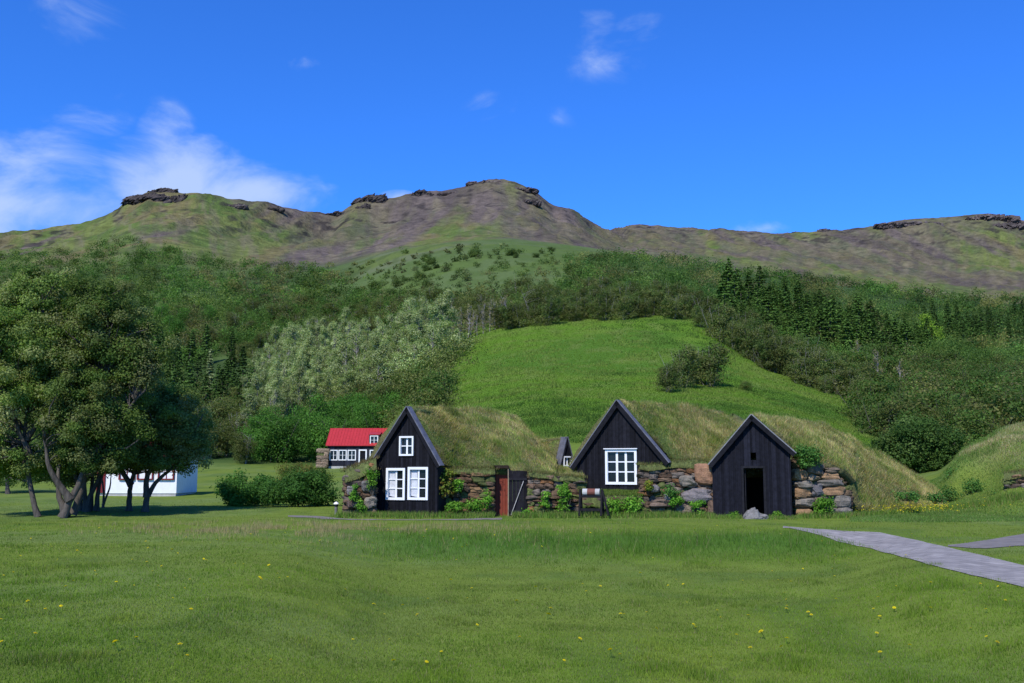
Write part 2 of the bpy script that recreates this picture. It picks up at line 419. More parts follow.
# dry turf on the near right mound
md = np.exp(-((TY-45)/3)**2)*sstep(960, 1000, px_)*(1-sstep(1200, 1300, px_))
C = lerp(C, (.20, .17, .075), md*sstep(.42, .6, fbm(TX*1.1, TY*.8, 81, 4)))
terr = mobj('ground', mesh_np('ground', Vt.reshape(-1, 3), Ft, M['ground'], True, C.reshape(-1, 3)))
M['mountain'] = tintmat('mountain', 0.97, .13, 0.38, 1.0, .22, 2.6, spec=0.05); terr.data.materials.append(M['mountain'])
terr.data.polygons.foreach_set('material_index', (TY[:-1, :-1].reshape(-1) > 430).astype(np.int32))
tag(terr, kind='structure')
# plain round the surveyed land, out to the horizon
pm = MB(); pm.add([(-9000, -9000, -3), (9000, -9000, -3), (9000, 9000, -3), (-9000, 9000, -3)], [[0, 1, 2, 3]], (.07, .13, .03))
tag(pm.build('outer_plain', M['ground']), kind='structure')

# ---------------------------------------------------------------- grass blades
def blades(base, h, w, tint, lean=0.5, rng=R):
    n = len(base); ang = rng.uniform(0, 2*np.pi, n)
    wv = np.stack([np.cos(ang), np.sin(ang), np.zeros(n)], -1)*w[:, None]*.5
    a2 = rng.uniform(0, 2*np.pi, n); ln = rng.uniform(0, 1, n)*lean
    tip = base+np.stack([np.cos(a2)*ln*h, np.sin(a2)*ln*h, h*np.sqrt(np.maximum(0.05, 1-ln**2))], -1)
    V = np.stack([base-wv, base+wv, tip], 1).reshape(-1, 3)
    return V, np.arange(3*n).reshape(-1, 3), np.repeat(tint, 3, axis=0)
def tgrid():
    return None
# fast ground height for arrays: inverse bilinear on the regular (px, t) grid by Y lookup per column
def place_on(pxv, Yv):
    q = np.clip(np.interp(pxv, pxs, np.arange(P_)), 0, P_-1.001); a = q.astype(int); w = q-a
    out = np.zeros((len(pxv), 3))
    order = np.argsort(a); aa = a[order]
    b = np.searchsorted(aa, np.arange(P_+1))
    for k in range(P_):
        s = order[b[k]:b[k+1]]
        if len(s) == 0: continue
        za = np.interp(Yv[s], TY[k], TZ[k]); zb = np.interp(Yv[s], TY[min(k+1, P_-1)], TZ[min(k+1, P_-1)])
        xa = np.interp(Yv[s], TY[k], TX[k]); xb = np.interp(Yv[s], TY[min(k+1, P_-1)], TX[min(k+1, P_-1)])
        out[s, 0] = xa*(1-w[s])+xb*w[s]; out[s, 2] = za*(1-w[s])+zb*w[s]
    out[:, 1] = Yv
    return out
path_top = [(783, 526.5), (845, 531.5), (880, 533), (940, 546), (1024, 566), (1100, 584)]
path_bot = [(787, 528), (820, 535), (840, 542.5), (870, 549), (900, 557), (940, 568), (1024, 588), (1100, 606)]
def on_path(px, py):
    px = np.asarray(px, float); py = np.asarray(py, float)+(fbm(px/5, py/2.5, 66, 3)-.5)*5.0*np.clip((py-500)/60, .35, 1.6)
    t = np.interp(px, *zip(*path_top)); b = np.interp(px, *zip(*path_bot))
    m = (px > 783) & (py > t+.5) & (py < b-2.6)
    m |= (px > 290) & (px < 500) & (np.abs(py-np.interp(px, [290, 320, 345, 420, 500], [516, 517.5, 519.5, 520, 519])) < .15+ (px < 345)*.7)
    m |= (px > 948) & (py > np.interp(px, [948, 985, 1024, 1100], [545.5, 541, 534, 524])) & (py < np.interp(px, [948, 985, 1024, 1100], [547, 549, 546, 540]))
    return m
def lawn(n, seed):
    rng = np.random.default_rng(seed)
    py = 500+ (700-500)*rng.uniform(0, 1, n)**0.85; px = rng.uniform(-70, 1094, n)
    Yv = CZ/np.maximum((py-466), 6)*1000*1.02
    Yv = Yv*(1+rng.uniform(-.03, .03, n))
    m = (Yv > 7.5) & (Yv < 50); px, Yv = px[m], Yv[m]
    B = place_on(px, Yv)
    ppx, ppy = project(B[:, 0], B[:, 1], B[:, 2])
    ok = ~on_path(ppx, ppy)
    hut = (B[:, 1] > 34.6) & (ppx > 345) & (ppx < 850); ok &= ~hut
    B, ppx, ppy = B[ok], ppx[ok], ppy[ok]; n = len(B)
    big = fbm(B[:, 0]/2.5, B[:, 1]/2.5, 5, 4); fine = fbm(B[:, 0]*2, B[:, 1]*2, 15, 3)
    bk = np.exp(-((B[:, 1]-25.0)/1.9)**2)*sstep(330, 420, ppx)*(1-sstep(800, 900, ppx))
    hgt = rng.uniform(.014, .032, n)*(1+.5*sstep(.5, .7, fine)) + bk*rng.uniform(.03, .22, n); hgt = hgt*(1+1.3*sstep(.62, .72, fbm(B[:, 0]*1.3, B[:, 1]*1.3, 97, 3)))
    front = (B[:, 1] > 33.3)*(B[:, 1] < 34.6)*(ppx > 330)*(ppx < 860)
    hgt += front*rng.uniform(.02, .16, n)
    t = np.zeros((n, 3)); t[:] = (.158, .250, .026)
    t = lerp(t, (.205, .272, .038), sstep(.45, .62, big)*.8)
    t = lerp(t, (.095, .180, .018), sstep(.48, .66, fine)*.6)
    vb = fbm(B[:, 0]/7, B[:, 1]/4, 25, 3); t = lerp(t, (.110, .155, .030), sstep(.50, .64, vb)*.6)
    t = lerp(t, (.080, .175, .022), np.clip(bk*1.2, 0, 1)*.85); t = lerp(t, (.12, .19, .035), front*.8)
    dry = rng.uniform(0, 1, n) < 0.07; t[dry] = (.23, .20, .10)
    V, Fc, T = blades(B, hgt, np.clip(.0035+B[:, 1]*.00028, .005, .02), t, .75, rng)
    return V, Fc, T
V, Fc, T = lawn(620000, 11)
tag(mobj('lawn_grass', mesh_np('lawn_grass', V, Fc, M['blade'], False, T)), 'short mown grass with longer tufts covering the lawn and its low bank', 'grass', kind='stuff')
# dry seed stalks along the top of the bank at the left
def stalks():
    rng = np.random.default_rng(5); n = 16000
    px = rng.normal(300, 130, n); Yv = rng.normal(27.5, 1.6, n)
    m = (px > 60) & (px < 640) & (Yv < 32); B = place_on(px[m], Yv[m]); n = len(B)
    keep = fbm(B[:, 0]*1.2, B[:, 1]*1.2, 91, 3) > .47; B = B[keep]; n = len(B)
    t = np.zeros((n, 3)); t[:] = (.34, .28, .13)
    return blades(B, rng.uniform(.07, .17, n), np.full(n, .010), t, .35, rng)
V, Fc, T = stalks()
tag(mobj('seed_stalks', mesh_np('seed_stalks', V, Fc, M['blade'], False, T)), 'thin straw coloured seed stalks standing in the lawn towards the bushes', 'grass', kind='stuff')

def meadow():
    rng = np.random.default_rng(44); n = 260000
    px = rng.uniform(420, 960, n); Yv = 60*(165/60)**rng.uniform(0, 1, n); B = place_on(px, Yv)
    d = fbm(B[:, 0]*.5, B[:, 1]*.5, 19, 4); big = fbm(B[:, 0]/9, B[:, 1]/9, 29, 3)
    t = np.zeros((n, 3)); t[:] = (.115, .20, .024); t = lerp(t, (.17, .235, .045), sstep(.45, .65, d)); t = lerp(t, (.055, .125, .02), sstep(.5, .65, big)*.8)
    return blades(B, rng.uniform(.06, .22, n)*(.5+sstep(.4, .7, d)), .03+Yv*.0006, t, .9, rng)
V, Fc, T = meadow()
tag(mobj('meadow_grass', mesh_np('meadow_grass', V, Fc, M['blade'], False, T)), 'bright rough grass covering the rounded hill meadow', 'grass', kind='stuff')

# ---------------------------------------------------------------- paths
def drape(name, top, bot, mat, n=60, rows=8, lift=.012):
    mb = MB(); xs = np.linspace(top[0][0], top[-1][0], n); V = []
    for k, x in enumerate(xs):
        a = np.interp(x, *zip(*top)); b = np.interp(x, *zip(*bot))
        b += 1.0*(vnoise(x/9, 0.3, 4)-.5); a += .6*(vnoise(x/12, 7.3, 4)-.5)
        pa = ground_hit(x, a); pb = ground_hit(x, b)
        for r in range(rows):
            w = r/(rows-1); yy = pa[1]*(1-w)+pb[1]*w
            q = place_on(np.array([x]), np.array([yy]))[0]; V.append(q+np.array([0, 0, lift]))
    V = np.array(V); i = np.arange(n-1)[:, None]; j = np.arange(rows-1)[None, :]
    Fq = np.stack([i*rows+j, i*rows+j+1, (i+1)*rows+j+1, (i+1)*rows+j], -1).reshape(-1, 4)
    return tag(mobj(name, mesh_np(name, V, Fq, mat, True)), kind='structure')
def pathmat(name, col, brick):
    m, nt, b = newmat(name)
    tc = nt.nodes.new('ShaderNodeTexCoord'); mp = nt.nodes.new('ShaderNodeMapping'); mp.inputs['Rotation'].default_value = (0, 0, math.radians(62))
    nt.links.new(tc.outputs['Object'], mp.inputs['Vector'])
    br = N(nt, 'ShaderNodeTexBrick'); br.inputs['Scale'].default_value = 1.0
    br.inputs['Brick Width'].default_value = .42; br.inputs['Row Height'].default_value = .28; br.inputs['Mortar Size'].default_value = .012
    br.inputs['Color1'].default_value = tuple(np.array(col)*1.12)+(1,); br.inputs['Color2'].default_value = tuple(np.array(col)*.88)+(1,)
    br.inputs['Mortar'].default_value = tuple(np.array(col)*.55)+(1,)
    nt.links.new(mp.outputs[0], br.inputs['Vector'])
    n = noise(nt, 3, 6); mx = N(nt, 'ShaderNodeMix', data_type='RGBA', blend_type='MULTIPLY'); mx.inputs['Factor'].default_value = 1
    r = ramp(nt, [(.3, (.7, .7, .7)), (.7, (1.15, 1.15, 1.15))]); nt.links.new(n.outputs['Fac'], r.inputs['Fac'])
    if brick: nt.links.new(br.outputs['Color'], mx.inputs[6])
    else: mx.inputs[6].default_value = tuple(col)+(1,)
    nt.links.new(r.outputs['Color'], mx.inputs[7]); nt.links.new(mx.outputs[2], b.inputs['Base Color'])
    b.inputs['Roughness'].default_value = .9
    bp = nt.nodes.new('ShaderNodeBump'); bp.inputs['Strength'].default_value = .4; bp.inputs['Distance'].default_value = .02
    n2 = noise(nt, 45, 3); nt.links.new(n2.outputs['Fac'], bp.inputs['Height']); nt.links.new(bp.outputs[0], b.inputs['Normal'])
    return m
drape('paved_path', path_top, path_bot, pathmat('paving', (.29, .262, .235), True), 110, 8, .014)
gm = pathmat('gravel', (.19, .165, .14), False)
drape('gravel_path', [(948, 545.5), (985, 541), (1024, 534), (1100, 524)], [(948, 547), (985, 549), (1024, 546), (1100, 540)], gm, 40, 5, .012)
drape('footpath', [(288, 515.6), (320, 516.2), (345, 519.0), (420, 519.9), (502, 518.0)], [(288, 516.6), (320, 519), (345, 520.0), (420, 520.5), (502, 519.7)], gm, 50, 4, .010)

# ---------------------------------------------------------------- foliage generators
LEAFGAIN = np.array([1.68, 1.60, 1.08])
def rand_dirs(rng, n):
    v = rng.normal(size=(n, 3)); return v/np.linalg.norm(v, axis=1)[:, None]
def leaves(rng, cen, nrm, size, tint, fold=True):
    tint = np.minimum(tint*LEAFGAIN, .6); n = len(cen); nrm = nrm + rng.normal(size=(n, 3))*.55; nrm /= np.linalg.norm(nrm, axis=1)[:, None]
    r = rand_dirs(rng, n); a = np.cross(nrm, r); a /= np.linalg.norm(a, axis=1)[:, None]+1e-9; b = np.cross(nrm, a)
    s = size*rng.uniform(.6, 1.25, n)[:, None]
    V = np.stack([cen-a*s*.6, cen+b*s*.36, cen+a*s*.6, cen-b*s*.36], 1).reshape(-1, 3)
    return V, np.arange(4*n).reshape(-1, 4), np.repeat(tint, 4, axis=0)
def clump_leaves(rng, cc, cr, n, size, tints, mix=0.35):
    """cc: clump centres (k,3), cr radii; n leaves in each clump, near its surface, denser on top"""
    k = len(cc); d = rand_dirs(rng, k*n); d[:, 2] = d[:, 2]*.8+.12
    rad = np.repeat(cr, n)*(.35+.75*rng.uniform(0, 1, k*n)**.7)*(1+.3*np.abs(rng.normal(size=k*n)))
    cen = np.repeat(cc, n, axis=0) + d*rad[:, None]*np.array([1, 1, .9])
    t = np.repeat(tints, n, axis=0)
    return leaves(rng, cen, d+np.array([0, 0, .35]), size, t)
def limb(rng, a, b, n=6, sag=.12):
    a = np.array(a, float); b = np.array(b, float); t = np.linspace(0, 1, n)[:, None]
    P = a*(1-t)+b*t; L_ = np.linalg.norm(b-a)
    off = rng.normal(size=3)*L_*sag; P = P+np.sin(t*np.pi)*off + rng.normal(size=(n, 3))*L_*.02*np.sin(t*np.pi)
    P[:, 2] += np.sin(t[:, 0]*np.pi)*L_*.06
    return P
def tree_data(rng, stems, lobes, clump_r, n_leaf, leaf_s, tints, trunk_r=.16, seg=7, twig=.02, open_=.6):
    """stems: list of polylines; lobes: (cx,cy,cz,rx,ry,rz,n)"""
    tb = MB(); ends = []
    for sp in stems:
        sp = np.array(sp, float); n = len(sp)
        x = np.linspace(0, n-1, n*3); P = np.array([[np.interp(q, np.arange(n), sp[:, a]) for a in range(3)] for q in x])
        P = np.vstack([P[:1], (P[:-2]+2*P[1:-1]+P[2:])/4, P[-1:]]); P[1:] += rng.normal(size=P[1:].shape)*trunk_r*.10
        rr = trunk_r*np.linspace(1, .25, len(P)); rr[0] *= 1.3
        tb.tube(P, rr, seg); ends.append(P)
    allp = np.vstack([e[len(e)//3:] for e in ends])
    cc = []; tt_ = []
    for (cx, cy, cz, rx, ry, rz, n) in lobes:
        d = rand_dirs(rng, n); r = rng.uniform(0.1, 1, n)**open_*rng.uniform(.85, 1.2, n)
        p = np.array([cx, cy, cz]) + d*r[:, None]*np.array([rx, ry, rz]); cc.append(p)
    cc = np.vstack(cc); k = len(cc)
    for p in cc:
        # join each clump to a lower point of a stem
        dd = np.linalg.norm((allp-p)*np.array([1, 1, .8]), axis=1) + 5*(allp[:, 2] > p[2]-.1*abs(p[2]))
        q = allp[np.argmin(dd)]
        Lp = limb(rng, q, p, 5); r0 = min(trunk_r*.4, twig*(1+np.linalg.norm(p-q)*.8))
        tb.tube(Lp, np.linspace(r0, twig*.4, 5), 4)
    tin = np.array(tints)[rng.integers(0, len(tints), k)]*rng.uniform(.8, 1.2, (k, 1))
    cr = clump_r*rng.uniform(.6, 1.3, k)
    lv = clump_leaves(rng, cc, cr, n_leaf, leaf_s, tin)
    return tb, lv
def put_tree(name, tb, lv, loc, bark, label, cat='tree', group=None, mat='leaf', rz=0):
    e = empty(name, loc, rz); tag(e, label, cat, group)
    tb.build('trunk', bark, e, True)
    mobj('crown', mesh_np('crown', lv[0], lv[1], M[mat], False, lv[2]), e)
    return e

# --- foreground group at the left -------------------------------------------------
def SP(px, py, Y): return W(px, py, Y)
def stems_from(list_, base):
    return [[np.array(SP(*p))-base for p in s] for s in list_]
def lobe(px, py, Y, rpx, rpy, n, ry=None):
    c = SP(px, py, Y); k = Y/1000
    return [c[0], c[1], c[2], rpx*k, (ry or rpx*k), rpy*k, n]
darkg = [(.098, .150, .044), (.086, .140, .040), (.118, .160, .062), (.130, .158, .076), (.070, .122, .036)]
oliv = [(.140, .172, .084), (.110, .150, .060), (.160, .180, .105), (.090, .138, .048)]
def fore_tree(px, py, stems, lobes, label, tints, seed, tr=.095, nl=430, cr=.33, ls=.070, cat='tree'):
    rng = np.random.default_rng(seed)
    b = ground_hit(px, py, 20, 60); b[2] -= .05
    dY = b[1]
    lobes = [(a, b_, c, d, e_, int(n_*2.0)) for (a, b_, c, d, e_, n_) in lobes]
    st_ = [[np.array([W(q[0], q[1], dY+q[2])[0]-b[0], q[2], max(W(q[0], q[1], dY+q[2])[2]-b[2], -.05)]) for q in s] for s in stems]
    lb = []
    for (lx, ly, dy, rx, rz, n) in lobes:
        c = W(lx, ly, dY+dy)-b; k = (dY+dy)/1000
        lb.append((c[0], c[1], c[2], rx*k, max(rx*k*.85, .8), rz*k, n))
    tb, lv = tree_data(rng, st_, lb, cr, nl, ls, tints, tr)
    return put_tree('broadleaf_tree', tb, lv, b, M['bark'], label, cat)
fore_tree(38, 517, [[(38, 517, 0), (28, 480, 0), (24, 430, .1), (34, 380, .2), (40, 330, .3)], [(30, 455, 0), (10, 410, -.4), (-10, 370, -.5)], [(26, 440, 0), (60, 390, .5), (75, 350, .7)]],
    [(42, 296, .4, 42, 30, 26), (-5, 320, .2, 40, 34, 20), (30, 340, 0, 50, 40, 30), (15, 462, .6, 50, 16, 20), (-15, 350, 0, 42, 50, 26), (20, 385, -.3, 55, 45, 30), (70, 350, .4, 38, 40, 22), (-5, 430, 0, 40, 30, 14)],
    'tall olive tree with a leaning bare grey trunk, leftmost of the lawn trees', darkg+oliv, 101)
fore_tree(62, 518, [[(62, 518, 0), (75, 490, .1), (92, 455, .3), (104, 400, .5), (108, 340, .6)], [(70, 500, 0), (50, 470, -.3), (44, 440, -.4)], [(92, 455, .3), (112, 430, .2), (135, 400, .2)], [(66, 517, .2), (58, 490, .3), (60, 455, .5)], [(72, 514, .5), (84, 485, .6), (82, 450, .7)]],
    [(105, 312, .6, 44, 34, 30), (140, 352, .8, 30, 34, 20), (95, 455, .7, 44, 18, 18), (90, 370, .3, 44, 38, 28), (125, 375, .6, 34, 38, 20), (70, 425, -.1, 42, 32, 18), (110, 425, .3, 34, 28, 14)],
    'tall olive lawn tree with stems forking low and leaning right, second from left', oliv+darkg, 102, tr=.13)
fore_tree(86, 512, [[(86, 512, 0), (84, 480, 0), (88, 440, .2), (95, 400, .3)], [(86, 505, 0), (98, 480, .2), (104, 450, .2)], [(84, 500, 0), (72, 470, 0), (68, 440, 0)], [(90, 512, .4), (93, 480, .5), (90, 450, .6)], [(82, 513, .6), (77, 485, .7), (80, 450, .7)], [(96, 511, .3), (99, 485, .4), (108, 455, .5)]],
    [(60, 470, .9, 34, 14, 14), (85, 430, .8, 42, 38, 30), (75, 455, 1.0, 30, 18, 12), (110, 450, .9, 26, 22, 12)],
    'dark bushy tree with a bundle of thin stems amid the lawn trees', darkg, 103, tr=.10)
fore_tree(129, 511, [[(129, 511, 0), (129, 494, 0), (133, 475, .1), (142, 450, .2), (150, 420, .3)], [(131, 485, 0), (118, 465, .1), (112, 445, .2)]],
    [(140, 425, .4, 34, 34, 26), (140, 462, .5, 30, 10, 12), (120, 450, .2, 26, 20, 12), (150, 400, .5, 26, 22, 12)],
    'round headed tree on a short straight dark trunk beside the white house', darkg[2:4]+oliv, 104, tr=.11)
fore_tree(145, 512, [[(145, 512, 0), (147, 495, 0), (156, 482, .1), (170, 470, .2), (186, 455, .3)], [(147, 497, 0), (146, 478, 0), (160, 450, .2), (168, 425, .3)]],
    [(172, 425, .3, 36, 34, 30), (190, 450, .3, 22, 24, 16), (165, 400, .4, 26, 18, 12), (160, 460, 0, 22, 12, 6)],
    'spreading tree with a trunk bent to the right in front of the white house corner', darkg[2:4]+oliv, 105, tr=.12)
fore_tree(103, 508, [[(103, 508, 0), (104, 490, 0), (100, 470, .1), (104, 445, .2)], [(103, 505, 0), (110, 488, 0), (112, 468, .1)]],
    [(105, 452, .3, 20, 16, 12)],
    'slim sapling with two thin stems between the larger lawn trees and the house', darkg, 106, tr=.05, nl=260)
fore_tree(8, 494, [[(8, 494, 0), (6, 470, 0), (2, 440, .2)]],
    [(0, 450, .5, 30, 28, 18), (30, 455, .8, 24, 22, 12), (-25, 445, .3, 26, 28, 12), (20, 478, .9, 40, 9, 12)],
    'low dark tree on a stubby trunk behind the leaning tree at the left edge', darkg, 107, tr=.12, nl=300)

# ---------------------------------------------------------------- prototypes for the woods
def proto_broad(seed, H, Wd, tints, n=34, nl=70, ls=.34, stems=1, cr=None, tr=.1, open_=.5, base=.12):
    rng = np.random.default_rng(seed); ss = []
    for s in range(stems):
        dx, dy = rng.normal(size=2)*Wd*.12
        ss.append([(dx*.3, dy*.3, -.3), (dx, dy, H*.35), (dx*1.6, dy*1.6, H*.8)])
    lobes = []
    for q in range(4):
        a = rng.uniform(0, 6.28); r = Wd*.18*rng.uniform(.4, 1.2)
        lobes.append((math.cos(a)*r, math.sin(a)*r, H*(base+.18+.17*q), Wd*.36, Wd*.36, H*.19, n//4))
    return tree_data(rng, ss, lobes, cr or Wd*.16, nl, ls, tints, tr, 5, .03, open_)
def proto_column(seed, H, Wd, tints, n=34, nl=60, ls=.3):
    rng = np.random.default_rng(seed)
    ss = [[(0, 0, -.3), (rng.normal()*.2, rng.normal()*.2, H*.5), (rng.normal()*.2, rng.normal()*.2, H*.97)]]
    lobes = []
    for q in range(7):
        f = q/6; w = Wd*.5*(0.55+.6*math.sin(f*2.6+.3))*(1-.75*f**2.2)
        lobes.append((rng.normal()*.15*Wd, rng.normal()*.15*Wd, H*(.16+.78*f), w, w, H*.09, max(3, n//7)))
    return tree_data(rng, ss, lobes, Wd*.17, nl, ls, tints, .10, 5, .03, .55)
def proto_spruce(seed, H, Wd, tints, whorls=16, per=9, nl=16):
    rng = np.random.default_rng(seed); tb = MB()
    tb.tube([(0, 0, -.3), (0, 0, H*.5), (0, 0, H)], [H*.018, H*.011, .02], 5)
    cen = []; nr = []; ti = []
    for w in range(whorls):
        f = (w+.5)/whorls; z = H*(.06+.94*f**.92); r = Wd*.5*(1-f)**.8*rng.uniform(.8, 1.12)+.12
        for p in range(per if f < .8 else 5):
            a = rng.uniform(0, 6.28); d = np.array([math.cos(a), math.sin(a), -.22+.5*f])
            rr = r*rng.uniform(.7, 1.1); e = np.array([0, 0, z])+d*rr
            if w % 2 == 0 and p % 3 == 0: tb.tube([(0, 0, z), e], [.03, .01], 3)
            m = nl; q = rng.uniform(.15, 1, m)**.7
            side = np.cross(d, [0, 0, 1]); 
            c = np.array([0, 0, z])+d*rr*q[:, None]+side*rng.normal(size=(m, 1))*rr*.14*(1.2-q[:, None])+rng.normal(size=(m, 3))*.05
            c[:, 2] -= q**2*.1*rr
            cen.append(c); nr.append(np.tile(np.array([0, 0, 1])+d*.5, (m, 1))); t = np.array(tints[rng.integers(len(tints))])*rng.uniform(.8, 1.2); ti.append(np.tile(t, (m, 1)))
    lv = leaves(rng, np.vstack(cen), np.vstack(nr), .36, np.vstack(ti))
    return tb, lv
G_lush = [(.050, .125, .028), (.065, .150, .035), (.042, .105, .024)]
G_dark = [(.035, .075, .020), (.045, .09, .024), (.055, .10, .03)]
G_olive = [(.075, .095, .035), (.09, .105, .045), (.06, .085, .03)]
G_brown = [(.062, .098, .036), (.078, .112, .042), (.054, .092, .028), (.085, .10, .048)]
G_pale = [(.22, .265, .165), (.175, .225, .12), (.26, .295, .21), (.12, .175, .075)]
G_sprL = [(.030, .062, .018), (.036, .074, .020), (.044, .086, .025)]
G_heath = [(.050, .082, .026), (.068, .10, .032), (.040, .072, .024)]
PROTO = {}
def reg(kind, objname, trunkmat, mat, datas):
    PROTO[kind] = []
    for (tb, lv) in datas:
        PROTO[kind].append((objname, tb.mesh('trunk', M[trunkmat], True), mesh_np('crown', lv[0], lv[1], M[mat], False, lv[2])))
reg('lush', 'broadleaf_tree', 'bark', 'leaf', [proto_broad(s, 6.2, 5.4, G_lush, 56, 120, .20, 2, base=-.02, tr=.07) for s in (1, 2, 3)])
reg('olive', 'willow_tree', 'palebark', 'leaf', [proto_broad(s, 6.0, 4.6, G_olive, 52, 110, .18, 3, base=.0, tr=.06) for s in (4, 5, 6)])
reg('pale', 'poplar_tree', 'palebark', 'leaf', [proto_column(s, 9.0, 3.4, G_pale, 84, 75, .19) for s in (7, 8, 9, 10)])
reg('spruce', 'spruce_tree', 'bark', 'needle', [proto_spruce(s, 8.0, 3.6, G_sprL) for s in (11, 12, 13)])
reg('spruceR', 'spruce_tree', 'bark', 'needle', [proto_spruce(s, 7.0, 4.0, [(.040, .082, .020), (.050, .098, .024), (.032, .068, .018)], 15, 9, 15) for s in (14, 15, 16)])
reg('birch', 'birch_tree', 'palebark', 'leaf', [proto_broad(s, 4.4, 3.6, G_brown+G_olive, 48, 90, .16, 5, base=-.03, tr=.035) for s in (17, 18, 19)])
reg('dark', 'willow_bush', 'bark', 'leaf', [proto_broad(s, 3.6, 4.4, G_dark+G_olive, 48, 100, .18, 4, base=-.08, tr=.04) for s in (20, 21, 22)])
reg('heath', 'hillside_bush', 'bark', 'leaf', [proto_broad(s, 3.2, 4.6, G_heath+G_brown[:1], 34, 60, .30, 3, base=-.12, tr=.04) for s in (23, 24)])
reg('bare', 'grey_birch', 'palebark', 'leaf', [proto_column(s, 5.5, 1.9, [(.16, .15, .115), (.12, .125, .07)], 35, 12, .2) for s in (25, 26)])
def inst(kind, loc, s, label, cat, group, rng, sz=1.0, fixed=False):
    nm, tm, cm = PROTO[kind][rng.integers(len(PROTO[kind]))]
    e = bpy.data.objects.new(nm, None); COL.objects.link(e); e.location = loc; e.rotation_euler = (rng.normal()*.05, rng.normal()*.05, rng.uniform(0, 6.28)); s = s*.92*(1 if fixed else (rng.uniform(.6, 1.15) if 'spruce' in kind else rng.uniform(.75, 1.12))); e.scale = (s, s, s*sz*(1 if fixed else rng.uniform(.85, 1.15)))
    tag(e, label, cat, group)
    for n_, me in (('trunk', tm), ('crown', cm)):
        o = bpy.data.objects.new(n_, me); COL.objects.link(o); o.parent = e
    return e
def inpoly(px, py, poly):
    c = False; n = len(poly); j = n-1
    for i in range(n):
        xi, yi = poly[i]; xj, yj = poly[j]
        if (yi > py) != (yj > py) and px < (xj-xi)*(py-yi)/(yj-yi)+xi: c = not c
        j = i
    return c
def sample(poly, n, mind, rng, ymin=50, ymax=480):
    """spots on the ground inside a surveyed outline, at least mind apart (in the survey)"""
    xs = [p[0] for p in poly]; ys = [p[1] for p in poly]; out = []; pts = []
    for _ in range(n*40):
        if len(out) >= n: break
        x = rng.uniform(min(xs), max(xs)); y = rng.uniform(min(ys), max(ys))
        if not inpoly(x, y, poly): continue
        if pts and mind > 0:
            a = np.array(pts); 
            if np.min(((a[:, 0]-x))**2+((a[:, 1]-y)*1.6)**2) < mind*mind: continue
        h = ground_hit(x, y, ymin, ymax)
        if h is None: continue
        pts.append((x, y)); out.append((x, y, h))
    return out
rngW = np.random.default_rng(77)
def wood(kind, poly, n, mind, smin, smax, label, cat, group, sz=1.0, ymin=50, ymax=480):
    for (x, y, h) in sample(poly, n, mind, rngW, ymin, ymax):
        inst(kind, h-np.array([0, 0, .1]), rngW.uniform(smin, smax), label, cat, group, rngW, sz)
# left slope
wood('lush', [(252, 463), (330, 462), (345, 455), (395, 442), (390, 425), (330, 428), (262, 440)], 28, 13, .85, 1.15,
     'bright green broadleaf tree at the wood edge behind the red roofed house', 'tree', 'green trees behind the red roofed house')
wood('olive', [(195, 462), (252, 464), (262, 440), (240, 415), (190, 420)], 14, 14, .9, 1.25,
     'olive green willow at the foot of the wood left of the red roofed house', 'tree', 'willows at the foot of the left wood')
wood('pale', [(246, 448), (300, 428), (345, 420), (420, 392), (452, 362), (430, 345), (300, 352), (252, 385)], 100, 8, .85, 1.12,
     'pale silvery green poplar in the stand above the red roofed house', 'tree', 'pale poplars on the left slope')
wood('dark', [(385, 440), (436, 425), (440, 402), (447, 365), (400, 372), (350, 405)], 36, 9, .9, 1.4,
     'dark olive willow bush in front of the poplar stand by the bright meadow', 'bush', 'willow bushes by the left meadow edge')
wood('spruce', [(90, 440), (165, 435), (250, 425), (250, 380), (200, 350), (120, 350), (80, 380)], 60, 11, .8, 1.3,
     'dark green spruce in the stand left of the pale poplars', 'tree', 'spruces on the left slope')
wood('olive', [(0, 462), (195, 462), (190, 430), (0, 430)], 30, 13, .9, 1.3,
     'olive green willow at the wood edge behind the lawn trees', 'tree', 'willows behind the lawn trees')
wood('lush', [(0, 430), (90, 430), (80, 380), (120, 345), (200, 345), (215, 320), (100, 315), (0, 330)], 60, 12, .8, 1.3,
     'green broadleaf tree in the wood above the lawn trees', 'tree', 'green trees high on the left slope')
wood('olive', [(200, 350), (255, 375), (300, 342), (430, 328), (500, 330), (555, 322), (560, 305), (420, 300), (240, 310)], 70, 10, .7, 1.1,
     'olive birch shrub above the pale poplars below the heath slope', 'tree', 'birches above the poplars')
wood('bare', [(430, 352), (500, 332), (510, 325), (440, 335)], 26, 5, .8, 1.1,
     'thin grey stemmed birch at the left top edge of the bright meadow', 'tree', 'grey birches at the left meadow corner')
wood('birch', [(500, 331), (580, 322), (690, 319), (700, 300), (580, 296), (500, 310)], 75, 8, .8, 1.25,
     'brownish green birch along the top edge of the bright meadow', 'tree', 'birches along the top of the meadow')
